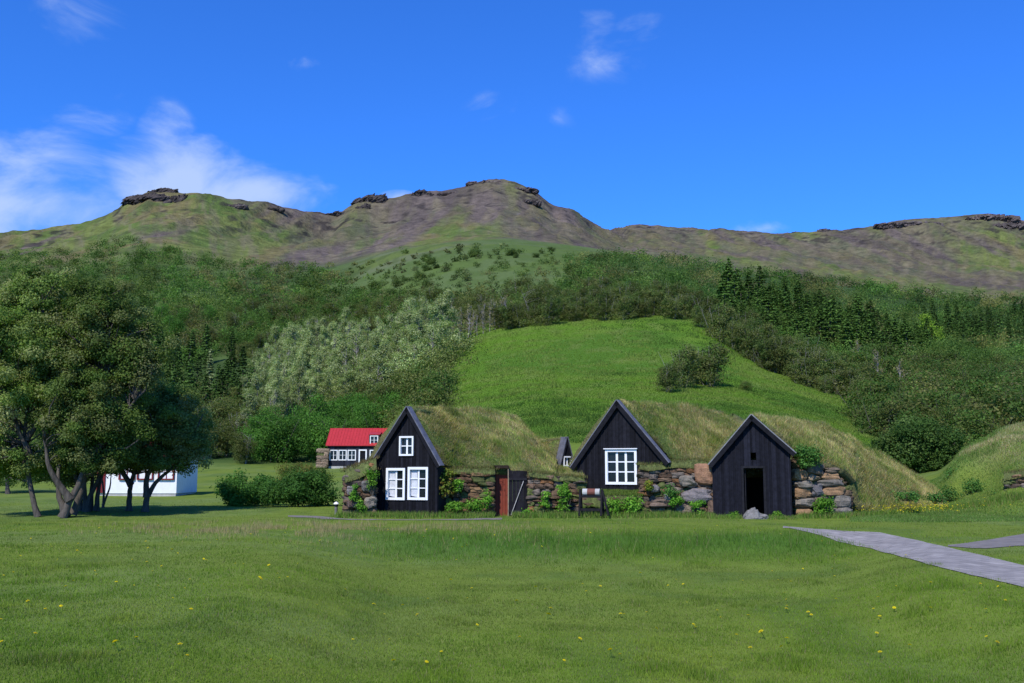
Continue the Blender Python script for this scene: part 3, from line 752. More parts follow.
# right slope
wood('birch', [(697, 326), (715, 338), (760, 366), (800, 384), (858, 405), (866, 388), (800, 360), (745, 335), (705, 315)], 75, 8, .8, 1.35,
     'greyish green birch along the right edge of the bright meadow', 'tree', 'birches along the right of the meadow')
wood('spruceR', [(725, 318), (770, 335), (830, 360), (900, 368), (935, 350), (860, 320), (760, 300), (725, 300)], 150, 6, .75, 1.2,
     'dark green spruce in the dense band across the right slope', 'tree', 'spruces across the right slope')
wood('dark', [(800, 372), (905, 372), (1024, 370), (1060, 440), (960, 450), (940, 440), (870, 440), (860, 405)], 110, 10, .9, 1.5,
     'dark green willow bush on the slope right of the bright meadow', 'bush', 'willow bushes on the right slope')
wood('spruce', [(925, 350), (1050, 350), (1050, 320), (930, 325)], 40, 10, .7, 1.1,
     'dark green spruce high on the slope near the right edge', 'tree', 'spruces near the right edge')
wood('heath', [(350, 300), (450, 300), (440, 262), (560, 262), (600, 300), (610, 262), (560, 250), (380, 262)], 24, 5, .45, 1.25,
     'small dark bush dotted over the pale green heath below the summit', 'bush', 'bushes dotted over the heath', ymin=150, ymax=420)
# meadow clump
for (x, y, s, lab) in ((668, 392, .75, 'slim pale stemmed birch at the left end of the meadow clump'), (684, 388, 1.05, 'reddish grey birch second from left in the meadow clump'),
                       (697, 384, .95, 'middle birch of the clump standing alone on the meadow'), (711, 386, 1.15, 'rounded dense birch at the right end of the meadow clump')):
    h = ground_hit(x, y, 55, 150); inst('birch', h, s*1.08, lab, 'tree', 'birches of the meadow clump', rngW, fixed=True)
for (x, y, s, lab) in ((745, 390, .4, 'tiny dark bush alone on the meadow right of the birch clump'), (820, 388, .35, 'tiny bush on the meadow by the right wood edge')):
    h = ground_hit(x, y, 55, 150); inst('dark', h, s, lab, 'bush', None, rngW)
# pale dead stems in the right wood
for k, (x, y) in enumerate(((880, 395), (902, 400), (858, 372))):
    h = ground_hit(x, y, 55, 250); inst('bare', h, 1.1, ['bare whitish trunked birch amid dark bushes on the right slope', 'second bare whitish birch amid dark bushes, nearest the round bush', 'bare grey birch just under the right spruce band'][k], 'tree', None, rngW)
h = ground_hit(932, 348, 55, 400)
tb, lv = proto_broad(91, 7, 5, [(.12, .20, .035), (.14, .22, .04)], 40, 60, .3)
put_tree('broadleaf_tree', tb, lv, h, M['bark'], 'yellow green tree standing out among dark spruces on the right slope')
h = ground_hit(209, 392, 55, 400)
tb, lv = proto_spruce(92, 8.5, 2.8, [(.15, .19, .11), (.11, .15, .08)])
put_tree('spruce_tree', tb, lv, h, M['bark'], 'single pale blue green spruce among dark ones left of the poplars', mat='needle')

# the rest of the far wood as one mass
def woodland():
    rng = np.random.default_rng(99); Vs = []; Fs = []; Ts = []; n0 = 0
    zones = [([(-60, 420), (90, 430), (200, 360), (260, 350), (300, 335), (560, 316), (560, 304), (480, 302), (400, 300), (345, 290), (330, 268), (300, 268), (215, 262), (150, 245), (100, 240), (40, 252), (-60, 262)], 2300, G_heath+G_dark, 1.0),
             ([(350, 302), (600, 302), (600, 258), (500, 246), (390, 254), (345, 268)], 230, [(.06, .09, .034), (.07, .10, .04), (.08, .10, .055), (.055, .08, .03)], .42),
             ([(-60, 466), (195, 462), (250, 440), (250, 400), (60, 400), (-60, 400)], 160, G_dark, 1.4),
             ([(560, 298), (700, 300), (760, 335), (880, 385), (1090, 400), (1090, 300), (930, 290), (850, 280), (760, 266), (640, 258), (570, 262)], 1500, G_dark+G_heath+[(.035, .075, .026)]*2, 1.0),
             ([(860, 405), (940, 440), (1090, 450), (1090, 380), (860, 380)], 240, G_dark, 1.1),
             ([(300, 345), (255, 440), (440, 390), (470, 345)], 200, G_pale[:2]+G_olive, 1.1)]
    for poly, n, tints, sc in zones:
        for (x, y, h) in sample(poly, n, 0, rng, 55, 520):
            Y = h[1]; s = sc*rng.uniform(.7, 1.3)*(1+.2*(Y > 250)); nl = 300 if Y < 200 else (190 if Y < 300 else 110)
            k = 6; cc = rng.normal(size=(k, 3))*np.array([1.1, 1.1, .65])*s+np.array([0, 0, 1.25*s])
            patch = float(fbm(x/28, y/14, 131, 3)); tl = list(tints)+[(.075, .078, .045), (.085, .095, .04)]; t = np.array(tl[int(np.clip((patch-.25)/.5*len(tl)+rng.normal()*1.1, 0, len(tl)-1))])*rng.uniform(.75, 1.2)*(.55+.9*float(vnoise(x/17, y/9, 7)))
            tt_ = np.tile(t, (k, 1))*rng.uniform(.85, 1.15, (k, 1))
            V, Fq, T = clump_leaves(rng, cc+h, np.full(k, 1.1*s), max(4, int(nl*min(1, s+.2)))//k, min(1, s+.35)*(.26 if Y < 200 else (.36 if Y < 300 else .55)), tt_)
            Vs.append(V); Fs.append(Fq+n0); Ts.append(T); n0 += len(V)
    return np.vstack(Vs), np.vstack(Fs), np.vstack(Ts)
V, Fc, T = woodland()
tag(mobj('woodland', mesh_np('woodland', V, Fc, M['leaf'], False, T)), 'dense low birch and willow scrub covering the slopes below the mountain', 'woodland', kind='stuff')

# ---------------------------------------------------------------- near bushes
def bush(name, px, py, lobes, tints, seed, label, nl=260, cr=.3, ls=.085, ymin=20, ymax=100, tr=.03, mat='leaf'):
    rng = np.random.default_rng(seed); b = ground_hit(px, py, ymin, ymax); Y = b[1]; lb = []
    for (lx, ly, dy, rx, rz, n) in lobes:
        c = W(lx, ly, Y+dy)-b; k = (Y+dy)/1000; lb.append((c[0], c[1], max(c[2], .1), rx*k, rx*k*.8, rz*k, n))
    tb, lv = tree_data(rng, [[(0, 0, -.1), (.05, 0, .3), (.1, .05, .7)], [(.1, 0, -.1), (.3, .1, .4), (.6, .2, .6)]], lb, cr, nl, ls, tints, tr, 5, .015, .5)
    return put_tree(name, tb, lv, b, M['bark'], label, 'bush', mat=mat)
bush('green_bush', 248, 506, [(246, 491, 0, 24, 12, 34), (232, 496, 0, 12, 8, 12), (265, 490, .3, 16, 12, 14)], [(.04, .105, .028), (.05, .12, .03)], 31, 'dark green rounded bush on the lawn, left and lower of the pair', cr=.34)
bush('green_bush', 298, 507, [(300, 489, 0, 30, 15, 44), (322, 495, 0, 12, 9, 12), (275, 495, 0, 14, 9, 12)], [(.04, .105, .028), (.05, .12, .03)], 32, 'broad dark green bush on the lawn left of the first turf house', cr=.36)
bush('brown_bush', 296, 494, [(296, 475, 0, 22, 9, 24), (312, 478, 0, 14, 8, 12)], [(.085, .085, .03), (.07, .10, .03), (.06, .10, .03)], 33, 'olive brown bush showing above the broad dark green bush', cr=.4, ymax=120)
bush('green_bush', 912, 474, [(915, 440, 0, 30, 26, 60), (895, 450, 0, 16, 18, 22), (945, 445, 0, 15, 22, 22), (918, 458, 0, 26, 16, 30)], [(.05, .10, .03), (.075, .125, .045), (.04, .085, .026)], 34, 'large round willow bush between the turf mounds at the right', cr=.5, nl=330, ls=.12, ymin=43)

# ---------------------------------------------------------------- stone walls
def stone_shape(rng, rx, ry, rz, n=5):
    """rounded block from a subdivided cube"""
    g = np.linspace(-1, 1, n); V = []; Fq = []; o = 0
    for ax in range(3):
        for s in (-1, 1):
            a, b = np.meshgrid(g, g, indexing='ij'); c = np.full_like(a, s)
            P = np.zeros((n, n, 3)); P[..., ax] = c; P[..., (ax+1) % 3] = a; P[..., (ax+2) % 3] = b
            V.append(P.reshape(-1, 3))
            i = np.arange(n-1)[:, None]; j = np.arange(n-1)[None, :]
            q = np.stack([i*n+j, (i+1)*n+j, (i+1)*n+j+1, i*n+j+1], -1).reshape(-1, 4)
            if s < 0: q = q[:, ::-1]
            Fq.append(q+o); o += n*n
    V = np.vstack(V); Fq = np.vstack(Fq)
    key = {}; idx = np.zeros(len(V), int); U = []
    for i_, v in enumerate(V):
        t = tuple(np.round(v, 3))
        if t not in key: key[t] = len(U); U.append(v)
        idx[i_] = key[t]
    U = np.array(U); Fq = idx[Fq]
    p = rng.uniform(2.8, 5.0); U = U/(np.sum(np.abs(U)**p, axis=1)**(1/p))[:, None]
    off = rng.uniform(0, 100, 3)
    nn = fbm(U[:, 0]*1.3+off[0], U[:, 2]*1.3+off[1]+U[:, 1], 3, 3)-.5
    U = U*(1+nn[:, None]*.8)
    return U*np.array([rx, ry, rz]), Fq
ROCKC = [(.15, .10, .07), (.12, .085, .065), (.16, .12, .09), (.13, .12, .115), (.17, .155, .145), (.10, .075, .055), (.20, .11, .055), (.095, .085, .08)]
def stone_wall(p0, p1, h0, h1, seed, label, big=(), colours=ROCKC, sh=(.12, .22), sw=(.22, .5), zoff=None, thick=.45):
    """p0,p1 world foot points of the face; stones face the viewer side (-normal)"""
    rng = np.random.default_rng(seed); p0 = np.array(p0, float); p1 = np.array(p1, float)
    d = p1-p0; Ln = math.hypot(d[0], d[1]); rz = math.atan2(d[1], d[0])
    e = empty('stone_wall', tuple(p0), rz); tag(e, label, 'wall', 'dry stone walls of the turf farm')
    mb = MB(); z = -.05
    zmax = max(h0, h1)
    while z < zmax:
        ch = rng.uniform(*sh); x = -rng.uniform(0, .15)
        while x < Ln:
            w = rng.uniform(*sw); top = h0+(h1-h0)*min(max((x+w/2)/Ln, 0), 1)
            if z+ch*.6 < top:
                U, Fq = stone_shape(rng, w*.55, .19, ch*.60)
                a = rng.normal()*.07; c_, s_ = math.cos(a), math.sin(a)
                X = U[:, 0]*c_-U[:, 2]*s_; Z = U[:, 0]*s_+U[:, 2]*c_
                xx = min(max(x+w/2, w*.4), Ln-w*.4)
                P = np.stack([X+xx, U[:, 1]+rng.uniform(-.04, .06), Z+z+ch/2+rng.normal()*.015], -1)
                c = np.array(colours[rng.integers(len(colours))])*rng.uniform(.65, 1.2)*np.array([1.05, .92, .76])
                if rng.uniform() < .16: c = np.array((.085, .10, .03))*rng.uniform(.8, 1.3)
                mb.add(P, Fq, c)
            x += w
        z += ch
    for (cx, cz, w, hh, col) in big:      # large stones seen in the photo, proud of the rest
        U, Fq = stone_shape(rng, w*.5, .26, hh*.5, 6); mb.add(U+np.array([cx, -.10, cz]), Fq, col)
    mb.build('stones', M['stone'], e, False)
    f = MB(); n = 12
    for q in range(n):
        xa, xb = Ln*q/n, Ln*(q+1)/n; f.plank(xa, xb, .10, thick, -.1, (h0+(h1-h0)*q/n)-.06, (h0+(h1-h0)*(q+1)/n)-.06)
    f.build('earth_core', M['soil'], e)
    return e, Ln
def turf_strip(e, Ln, h0, h1, depth=.5, seed=1, droop=.1, tints=None, n=None, name='turf_cap', hb=.14):
    rng = np.random.default_rng(seed); nx = max(6, int(Ln*8)); ny = 7; V = []
    for i in range(nx+1):
        for j in range(ny+1):
            u = i/nx; v = j/ny; x = u*Ln; top = h0+(h1-h0)*u
            y = -.22+v*depth*1.1; z = top+.03+.09*math.sin(v*math.pi*.9)+.06*(vnoise(x*3, y*3, seed)-.5)*2-(droop if j == 0 else 0)
            V.append((x+rng.normal()*.01, y+rng.normal()*.02, z))
    V = np.array(V); i = np.arange(nx)[:, None]; j = np.arange(ny)[None, :]; k = ny+1
    Fq = np.stack([i*k+j, (i+1)*k+j, (i+1)*k+j+1, i*k+j+1], -1).reshape(-1, 4)
    t = np.tile(np.array((.10, .12, .035)), (len(V), 1))*rng.uniform(.8, 1.2, (len(V), 1))
    cap = mobj(name, mesh_np(name, V, Fq, M['turf'], True, t), e)
    m = n or int(Ln*900); B = V[rng.integers(0, len(V), m)]+rng.normal(size=(m, 3))*np.array([.06, .05, .01])
    tin = np.array(tints or [(.13, .15, .04), (.09, .14, .03), (.20, .17, .07), (.15, .12, .06)])[rng.integers(0, 4 if tints is None else len(tints), m)]
    Vb, Fb, Tb = blades(B, rng.uniform(.5, 1, m)*hb, np.full(m, .016), tin, .95, rng)
    # front row hangs over the stones
    g = mobj('grass', mesh_np('grass', Vb, Fb, M['blade'], False, Tb), cap); g['kind'] = 'stuff'
    return cap

# ---------------------------------------------------------------- turf surfaces (ruled between surveyed lines)
def polyl(pts, n):
    pts = np.array(pts, float); s = np.concatenate([[0], np.cumsum(np.linalg.norm(np.diff(pts, axis=0), axis=1))]); s /= s[-1]
    u = np.linspace(0, 1, n); return np.stack([np.interp(u, s, pts[:, a]) for a in range(3)], -1)
DRY = [(.38, .34, .15), (.44, .37, .18), (.30, .33, .11), (.22, .29, .07), (.33, .24, .13), (.50, .43, .25)]
GRN = [(.18, .28, .06), (.22, .30, .07), (.27, .30, .09), (.13, .23, .045), (.34, .33, .13)]
def turf_patch(name, root, top, bot, bulge, seed, tints, dens=1000, hb=.15, thick=.3, nu=44, nv=26, amp=.10, base=(.12, .115, .045), drynoise=.455, kind_name='grass'):
    """top, bot: world polylines. Closed slab with an uneven upper face, plus the grass that grows on it"""
    rng = np.random.default_rng(seed)
    A = polyl(top, nu+1); B = polyl(bot, nu+1); v = np.linspace(0, 1, nv+1)
    P = A[:, None, :]*(1-v)[None, :, None]+B[:, None, :]*v[None, :, None]
    du = np.gradient(P, axis=0); dv = np.gradient(P, axis=1); nrm = np.cross(dv, du); nrm /= np.linalg.norm(nrm, axis=2)[..., None]+1e-9
    if np.mean(nrm[..., 2]) < 0: nrm = -nrm
    bul = bulge*np.sin(v*np.pi)[None, :]+0*P[..., 0]
    nn = (fbm(P[..., 0]*1.3, P[..., 1]*1.3+P[..., 2], seed, 4)-.5)*2*amp
    P = P+nrm*(bul+nn*np.minimum(1, 6*np.minimum(v, 1-v)+.35)[None, :])[..., None]
    Q = P-nrm*thick
    k = nv+1; n1_ = (nu+1)*k; V = np.vstack([P.reshape(-1, 3), Q.reshape(-1, 3)])
    i = np.arange(nu)[:, None]; j = np.arange(nv)[None, :]
    f = np.stack([i*k+j, (i+1)*k+j, (i+1)*k+j+1, i*k+j+1], -1).reshape(-1, 4)
    fs = [f, f[:, ::-1]+n1_]
    for e_ in ([(a*k, (a+1)*k) for a in range(nu)], [((a+1)*k+nv, a*k+nv) for a in range(nu)], [(a+1, a) for a in range(nv)], [(nu*k+a, nu*k+a+1) for a in range(nv)]):
        fs.append(np.array([[b_, a_, a_+n1_, b_+n1_] for a_, b_ in e_]))
    Fq = np.vstack(fs)
    dn = fbm(V[:, 0]*1.1, V[:, 1]*1.1+V[:, 2]*1.1, seed+5, 4)
    t = np.zeros((len(V), 3)); t[:] = base; t = lerp(t, (.075, .12, .028), sstep(.5, .62, dn)*.8)
    o = mobj(name, mesh_np(name, to_local(V, root) if root else V, Fq, M['turf'], True, t), root)
    # grass
    area = float(np.sum(np.linalg.norm(np.cross(du, dv), axis=2))); m = int(area*dens)
    uu = rng.uniform(0, nu-.001, m); vv = rng.uniform(0, nv-.001, m)
    wgt = np.linalg.norm(np.cross(du, dv), axis=2); wm = wgt[uu.astype(int), vv.astype(int)]; kp = rng.uniform(0, wgt.max(), m) < wm*2.0
    uu, vv = uu[kp], vv[kp]; a, b = uu.astype(int), vv.astype(int); fu, fv = (uu-a)[:, None], (vv-b)[:, None]
    G_ = (P[a, b]*(1-fu)+P[a+1, b]*fu)*(1-fv)+(P[a, b+1]*(1-fu)+P[a+1, b+1]*fu)*fv
    gn_ = nrm[a, b]; m = len(G_)
    tn = .6*fbm(G_[:, 0]*1.0, G_[:, 1]*1.0+G_[:, 2], seed+5, 4)+.4*fbm(G_[:, 0]*4, G_[:, 1]*3+G_[:, 2]*3, seed+6, 3)+rng.normal(size=m)*.05
    bri = (.62+.76*fbm(G_[:, 0]*2.6+G_[:, 2], G_[:, 1]*2.6, seed+31, 3))[:, None]
    dr = np.array(DRY)[rng.integers(0, len(DRY), m)]; gr = np.array(GRN)[rng.integers(0, len(GRN), m)]
    w = sstep(drynoise-.06, drynoise+.08, 1-tn)[:, None]; tin = (dr*w+gr*(1-w)) if tints is None else np.array(tints)[rng.integers(0, len(tints), m)]
    tin = tin*bri*1.16*np.array([1.04, 1, .88])
    h = rng.uniform(.35, 1, m)*hb*(.6+.8*sstep(.35, .65, fbm(G_[:, 0]*2.3, G_[:, 1]*2.3+G_[:, 2]*2, seed+9, 3)))
    Vb, Fb, Tb = blades(G_-gn_*.01, h, np.full(m, .017), tin, .9, rng)
    tip = Vb.reshape(-1, 3, 3); tip[:, 2] += gn_*h[:, None]*.35; tip[:, 2, 2] -= h*.25
    flow = fbm(G_[:, 0]*.8, G_[:, 1]*.8, seed+11, 3)*7; tip[:, 2, 0] += np.cos(flow)*h*.4; tip[:, 2, 1] += np.sin(flow)*h*.4
    Vb = tip.reshape(-1, 3)
    g = mobj(kind_name, mesh_np(kind_name, to_local(Vb, root) if root else Vb, Fb, M['blade'], False, Tb), o); g['kind'] = 'stuff'
    return o

# ---------------------------------------------------------------- turf houses
class Gable:
    def __init__(s, px, py, Y, yaw, label, name='turf_house'):
        s.o = W(px, py, Y); s.yaw = yaw; s.root = empty(name, tuple(s.o), -yaw); tag(s.root, label, 'house')
        s.rx = np.array([math.cos(yaw), -math.sin(yaw), 0]); s.n = np.array([math.sin(yaw), math.cos(yaw), 0])
    def g(s, px, py):     # pixel of the survey -> (x, z) on the gable plane
        sx, sz = slopes(px, py); d = np.array([sx, 1, sz]); C0 = np.array([0, 0, CZ])
        t = np.dot(s.o-C0, s.n)/np.dot(d, s.n); P = C0+d*t; return float(np.dot(P-s.o, s.rx)), float(P[2]-s.o[2])
    def w(s, x, y, z): return s.o+s.rx*x+s.n*y+np.array([0, 0, z])
def gable_wall(G, xl, xr, zb, apex, eL, eR, holes, bw=.13, seed=0, name='gable_wall', mat=None, tint=(.0095, .0095, .0125)):
    """vertical boards up to the rake line, cut round the openings"""
    rng = np.random.default_rng(seed); mb = MB()
    def top(x): return apex[1]+(eL[1]-apex[1])*(x-apex[0])/(eL[0]-apex[0]) if x < apex[0] else apex[1]+(eR[1]-apex[1])*(x-apex[0])/(eR[0]-apex[0])
    xs = list(np.arange(xl, xr, bw))+[xr, apex[0]]
    for h in holes: xs += [h[0], h[1]]
    xs = sorted(xs); xs = [xs[0]]+[b for a, b in zip(xs[:-1], xs[1:]) if b-a > .012]
    for a, b in zip(xs[:-1], xs[1:]):
        y = -.02+rng.uniform(-.006, .006); segs = [(zb, None)]
        m = (a+b)/2
        hs = sorted([h for h in holes if h[0]-1e-3 < m < h[1]+1e-3], key=lambda h: h[2])
        z0 = zb; t = np.array(tint)*rng.uniform(.75, 1.4)
        for h in hs:
            if h[2] > z0: mb.box(a+.003, b-.003, y, .05, z0, h[2], t)
            z0 = h[3]
        if top(m) > z0+.02: mb.plank(a+.003, b-.003, y, .05, z0, max(top(a)-.01, z0+.01), max(top(b)-.01, z0+.01), t)
        if not hs and rng.uniform() < .999: mb.plank(a-.016, a+.016, y-.018, y-.001, zb, top(a)-.02, top(a)-.02, t*1.15)
    mb.build(name, mat or M['tar'], G.root)
    # inner lining so that no daylight shows between boards
    ib = MB(); 
    xs = sorted(set([xl, xr, apex[0]]+[v for h in holes for v in h[:2]]))
    for a, b in zip(xs[:-1], xs[1:]):
        m = (a+b)/2; hs = sorted([h for h in holes if h[0] < m < h[1]], key=lambda h: h[2]); z0 = zb
        for h in hs:
            if h[2] > z0: ib.box(a, b, .052, .09, z0, h[2])
            z0 = h[3]
        if top(m) > z0+.02: ib.plank(a, b, .052, .09, z0, max(top(a)-.02, z0+.01), max(top(b)-.02, z0+.01))
    ib.build('lining', M['dark'], G.root)
def room(G, xl, xr, zb, zt, depth):
    mb = MB(); t = .05
    mb.box(xl, xr, depth, depth+t, zb, zt); mb.box(xl, xl+t, .1, depth, zb, zt); mb.box(xr-t, xr, .1, depth, zb, zt); mb.box(xl, xr, .1, depth, zb-t, zb+.0)
    mb.build('room', M['dark'], G.root)
def window(root, x0, x1, z0, z1, cols, rows, y=0.0, case=.06, mun=.032, curtain=None, deep=.09, white=None):
    wm = white or M['white']; fr = MB()
    c = case
    fr.box(x0-c, x0, y-.06, y+deep, z0-c, z1+c); fr.box(x1, x1+c, y-.06, y+deep, z0-c, z1+c)
    fr.box(x0, x1, y-.06, y+deep, z1, z1+c); fr.box(x0, x1, y-.075, y+deep, z0-c, z0)
    w = fr.build('window', wm, root)
    s = MB(); ys = y+.005
    for q in range(1, cols):
        x = x0+(x1-x0)*q/cols; s.box(x-mun, x+mun, ys, ys+.03, z0, z1)
    for q in range(1, rows):
        z = z0+(z1-z0)*q/rows
        for k in range(cols):
            xa = x0+(x1-x0)*k/cols+(mun if k else 0); xb = x0+(x1-x0)*(k+1)/cols-(mun if k < cols-1 else 0); s.box(xa, xb, ys+.003, ys+.027, z-mun*.5, z+mun*.5)
    for k in range(cols):       # sash edges
        xa = x0+(x1-x0)*k/cols+(mun if k else 0); xb = x0+(x1-x0)*(k+1)/cols-(mun if k < cols-1 else 0)
    if s.n: s.build('muntin', wm, w)
    p = MB(); p.box(x0, x1, ys+.04, ys+.05, z0, z1); p.build('pane', M['glass'], w)
    if curtain:
        cu = MB(); xa = x0+.01; xb = x0+(x1-x0)*curtain
        cu.hexa([(xa, ys+.033, z0+.05), (xb, ys+.033, z0), (xb, ys+.038, z0), (xa, ys+.038, z0+.05), (xa, ys+.033, z1), (xb-.02, ys+.033, z1), (xb-.02, ys+.038, z1), (xa, ys+.038, z1)])
        cu.build('curtain', M['curtain'], w)
    return w
def rakes(G, apex, eL, eR, front=.16, back=.22, h=.13, mat=None, inner=None):
    for (e, nm) in ((eL, 'barge_board'), (eR, 'barge_board')):
        d = np.array(e)-np.array(apex); Ln = np.linalg.norm(d); d /= Ln; nrm = np.array([-d[1], d[0]]); nrm = nrm if nrm[1] > 0 else -nrm
        mb = MB(); a = np.array(apex)-d*0; b = np.array(e)
        def q(p, y): return (p[0], y, p[1])
        lo = -nrm*h
        mb.hexa([q(a+lo, -front), q(b+lo, -front), q(b+lo, -front+.035), q(a+lo, -front+.035), q(a, -front), q(b, -front), q(b, -front+.035), q(a, -front+.035)], (.012, .012, .015))
        mb.build('barge_board', M['tar'], G.root); mb = MB()
        mb.hexa([q(a+nrm*.002, -front-.015), q(b+nrm*.002, -front-.015), q(b+nrm*.002, back), q(a+nrm*.002, back), q(a+nrm*.035, -front-.015), q(b+nrm*.035, -front-.015), q(b+nrm*.035, back), q(a+nrm*.035, back)])
        mb.build('verge_board', mat or M['weathered'], G.root)

YAW = math.radians(25)
# --- first house
G1 = Gable(406, 512.5, 34.3, YAW, 'black turf house with three white windows, leftmost of the turf houses')
ap = G1.g(409, 407); eL = G1.g(371, 467); eR = G1.g(442, 466)
xl = G1.g(376.5, 500)[0]; xr = G1.g(437.5, 500)[0]
def gr(G, a, b, c, d): x0, z1 = G.g(a, b); x1, z0 = G.g(c, d); return (x0, x1, z0, z1)
w1 = gr(G1, 389, 470.5, 403.3, 497.5); w2 = gr(G1, 410.7, 469.5, 426.3, 497.5); w3 = gr(G1, 401.5, 438, 412.5, 454)
gable_wall(G1, xl, xr, -.15, ap, eL, eR, [w1, w2, w3], seed=1)
window(G1.root, *w1, 2, 3, case=.085, curtain=.42); window(G1.root, *w2, 2, 3, case=.085, curtain=.42); window(G1.root, *w3, 2, 2, case=.06)
rakes(G1, ap, eL, eR, back=.12)
room(G1, xl+.02, xr-.02, -.1, 1.5, 3)
turf_patch('turf_roof', G1.root, [W(410, 406.5, 34.45), W(440, 407.5, 36.2), W(475, 409, 38.4), W(500, 411, 40), W(516, 417, 41)],
           [W(443.5, 465, 34.5), W(470, 471, 34.75), W(498, 470, 34.8), W(528, 471, 34.8), W(556, 478, 35.0)], .15, 3, None, dens=1500, hb=.19, nu=60, nv=34)
eb = G1.w(eL[0], 6.0, eL[1]); 
turf_patch('turf_roof', G1.root, [W(408, 405.5, 34.45), W(516, 415, 41)], [G1.w(eL[0]-.22, .02, eL[1]+.02), eb], .22, 4, None, dens=900, hb=.12, nu=30, nv=14)
turf_patch('turf_roof', G1.root, [W(515, 415, 41), W(535, 436, 41.5), W(556, 450, 41.5)], [W(520, 440, 38), W(540, 460, 36), W(556, 477, 35.1)], .1, 6, None, dens=1200, hb=.15, nu=20, nv=14)
# its door in the stone front
DY = 34.62; dp = W(496, 516.5, DY)
def at(px, py, Y=DY): 
    p = W(px, py, Y)-G1.o; return p
door = MB()
def wbox(mb, pxa, pxb, pya, pyb, Y0, Y1, tint=None):
    a = W(pxa, pyb, Y0); b = W(pxb, pya, Y0); x0, x1, z0, z1 = a[0], b[0], a[2], b[2]
    mb.box(x0, x1, Y0, Y1, z0, z1, tint)
mb = MB(); wbox(mb, 495.5, 508.5, 468, 518, DY+.30, DY+.34)
for q in range(1, 4): wbox(mb, 495.5+q*3.2, 495.9+q*3.2, 469, 517, DY+.285, DY+.30)
mb.build('door', M['reddoor'], G1.root, world=True)
mb = MB(); wbox(mb, 493.5, 495.5, 466, 518, DY+.0, DY+.34); wbox(mb, 493.5, 508.6, 465.2, 468.3, DY+.0, DY+.34)
for e_ in mb.T: e_[:] = (.03, .02, .015)
mb.build('door_frame', M['tar'], G1.root, world=True)
mb = MB(); wbox(mb, 507.8, 508.6, 469, 518, DY-.02, DY+.28); mb.build('door_post', M['driedwood'], G1.root, world=True)
mb = MB(); rr = np.random.default_rng(3)
for q in range(5): wbox(mb, 508.8+q*3.7, 512.4+q*3.7, 470.5+rr.uniform(0, .6), 517.5, DY-.05, DY-.015, np.array((.013, .012, .015))*rr.uniform(.8, 1.4))
wbox(mb, 509, 527, 478, 480.3, DY-.085, DY-.051, (.016, .015, .018)); wbox(mb, 509, 527, 510, 512.3, DY-.085, DY-.051, (.016, .015, .018))
leaf_ = mb.build('door_leaf', M['tar'], G1.root, world=True)
mb = MB(); mb.bar(W(511, 515, DY-.10), W(523.5, 481, DY-.10), .02, .02, up=(0, 1, 0)); mb.build('rope', M['rope'], leaf_, world=False) if False else None
mb.V = [to_local(np.vstack(mb.V), G1.root)]; mobj('rope', mb.mesh('rope', M['rope']), leaf_)

# --- second house
G2 = Gable(620, 487.5, 35.0, YAW, 'middle black turf house with one large nine pane white window')
ap2 = G2.g(618, 400.5); eL2 = G2.g(572, 467.5); eR2 = G2.g(670, 463)
xl2 = G2.g(578, 480)[0]; xr2 = G2.g(662, 480)[0]
w = gr(G2, 608, 452, 635, 482)
gable_wall(G2, xl2, xr2, -.4, ap2, eL2, eR2, [w], seed=2)
window(G2.root, *w, 3, 3, case=.09, mun=.04)
mb = MB(); mb.box(w[0]-.13, w[1]+.13, -.12, -.03, w[3]+.095, w[3]+.125); mb.build('window_head', M['white'], G2.root)
rakes(G2, ap2, eL2, eR2, back=.14, h=.15)
room(G2, xl2+.05, xr2-.05, -.3, 1.2, 3)
turf_patch('turf_roof', G2.root, [W(619, 400, 35.15), W(650, 403, 37), W(690, 406, 39.2), W(722, 413, 40.5), W(748, 428, 41)],
           [W(672, 461.5, 35.2), W(690, 466, 35.0), W(712, 467, 34.9), W(735, 470, 35.2), W(765, 470, 36)], .13, 7, None, dens=1500, hb=.19, nu=56, nv=32, drynoise=.43)
turf_patch('turf_roof', G2.root, [W(617, 400, 35.2), W(722, 411, 41)], [G2.w(eL2[0]-.16, .05, eL2[1]+.02), G2.w(eL2[0]-.05, 6, eL2[1])], .18, 8, None, dens=900, hb=.12, nu=30, nv=14)
turf_patch('turf_roof', G2.root, [W(722, 413, 40.5), W(760, 440, 42)], [W(748, 428, 41), W(765, 468, 37)], .05, 18, None, dens=900, nu=12, nv=10)

# --- small dormer-like house in the turf between
G4 = Gable(564, 466, 38.5, math.radians(-28), 'tiny black gable with one small white window sunk in turf between two larger houses')
ap4 = G4.g(566.5, 437); eL4 = G4.g(559.5, 466.5); eR4 = G4.g(573.5, 465)
w = gr(G4, 564.0, 457.5, 570.6, 465.0)
gable_wall(G4, G4.g(560.5, 466)[0], G4.g(572.8, 466)[0], -.4, ap4, eL4, eR4, [w], seed=4)
window(G4.root, *w, 2, 1, case=.05, mun=.02)
rakes(G4, ap4, eL4, eR4, front=.06, back=.42, h=.07)
turf_patch('turf_roof', G4.root, [G4.w(ap4[0], .35, ap4[1]), G4.w(ap4[0], 2.5, ap4[1]-.1)], [G4.w(eL4[0]-.05, .35, eL4[1]), G4.w(eL4[0]-.3, 2.5, eL4[1]-.3)], .08, 9, None, dens=1300, hb=.14, nu=14, nv=12, thick=.15)
turf_patch('turf_roof', G4.root, [G4.w(ap4[0], .35, ap4[1]), G4.w(ap4[0], 2.5, ap4[1]-.1)], [G4.w(eR4[0]+.05, .35, eR4[1]), G4.w(eR4[0]+.3, 2.5, eR4[1]-.3)], .08, 10, None, dens=1300, hb=.14, nu=14, nv=12, thick=.15)

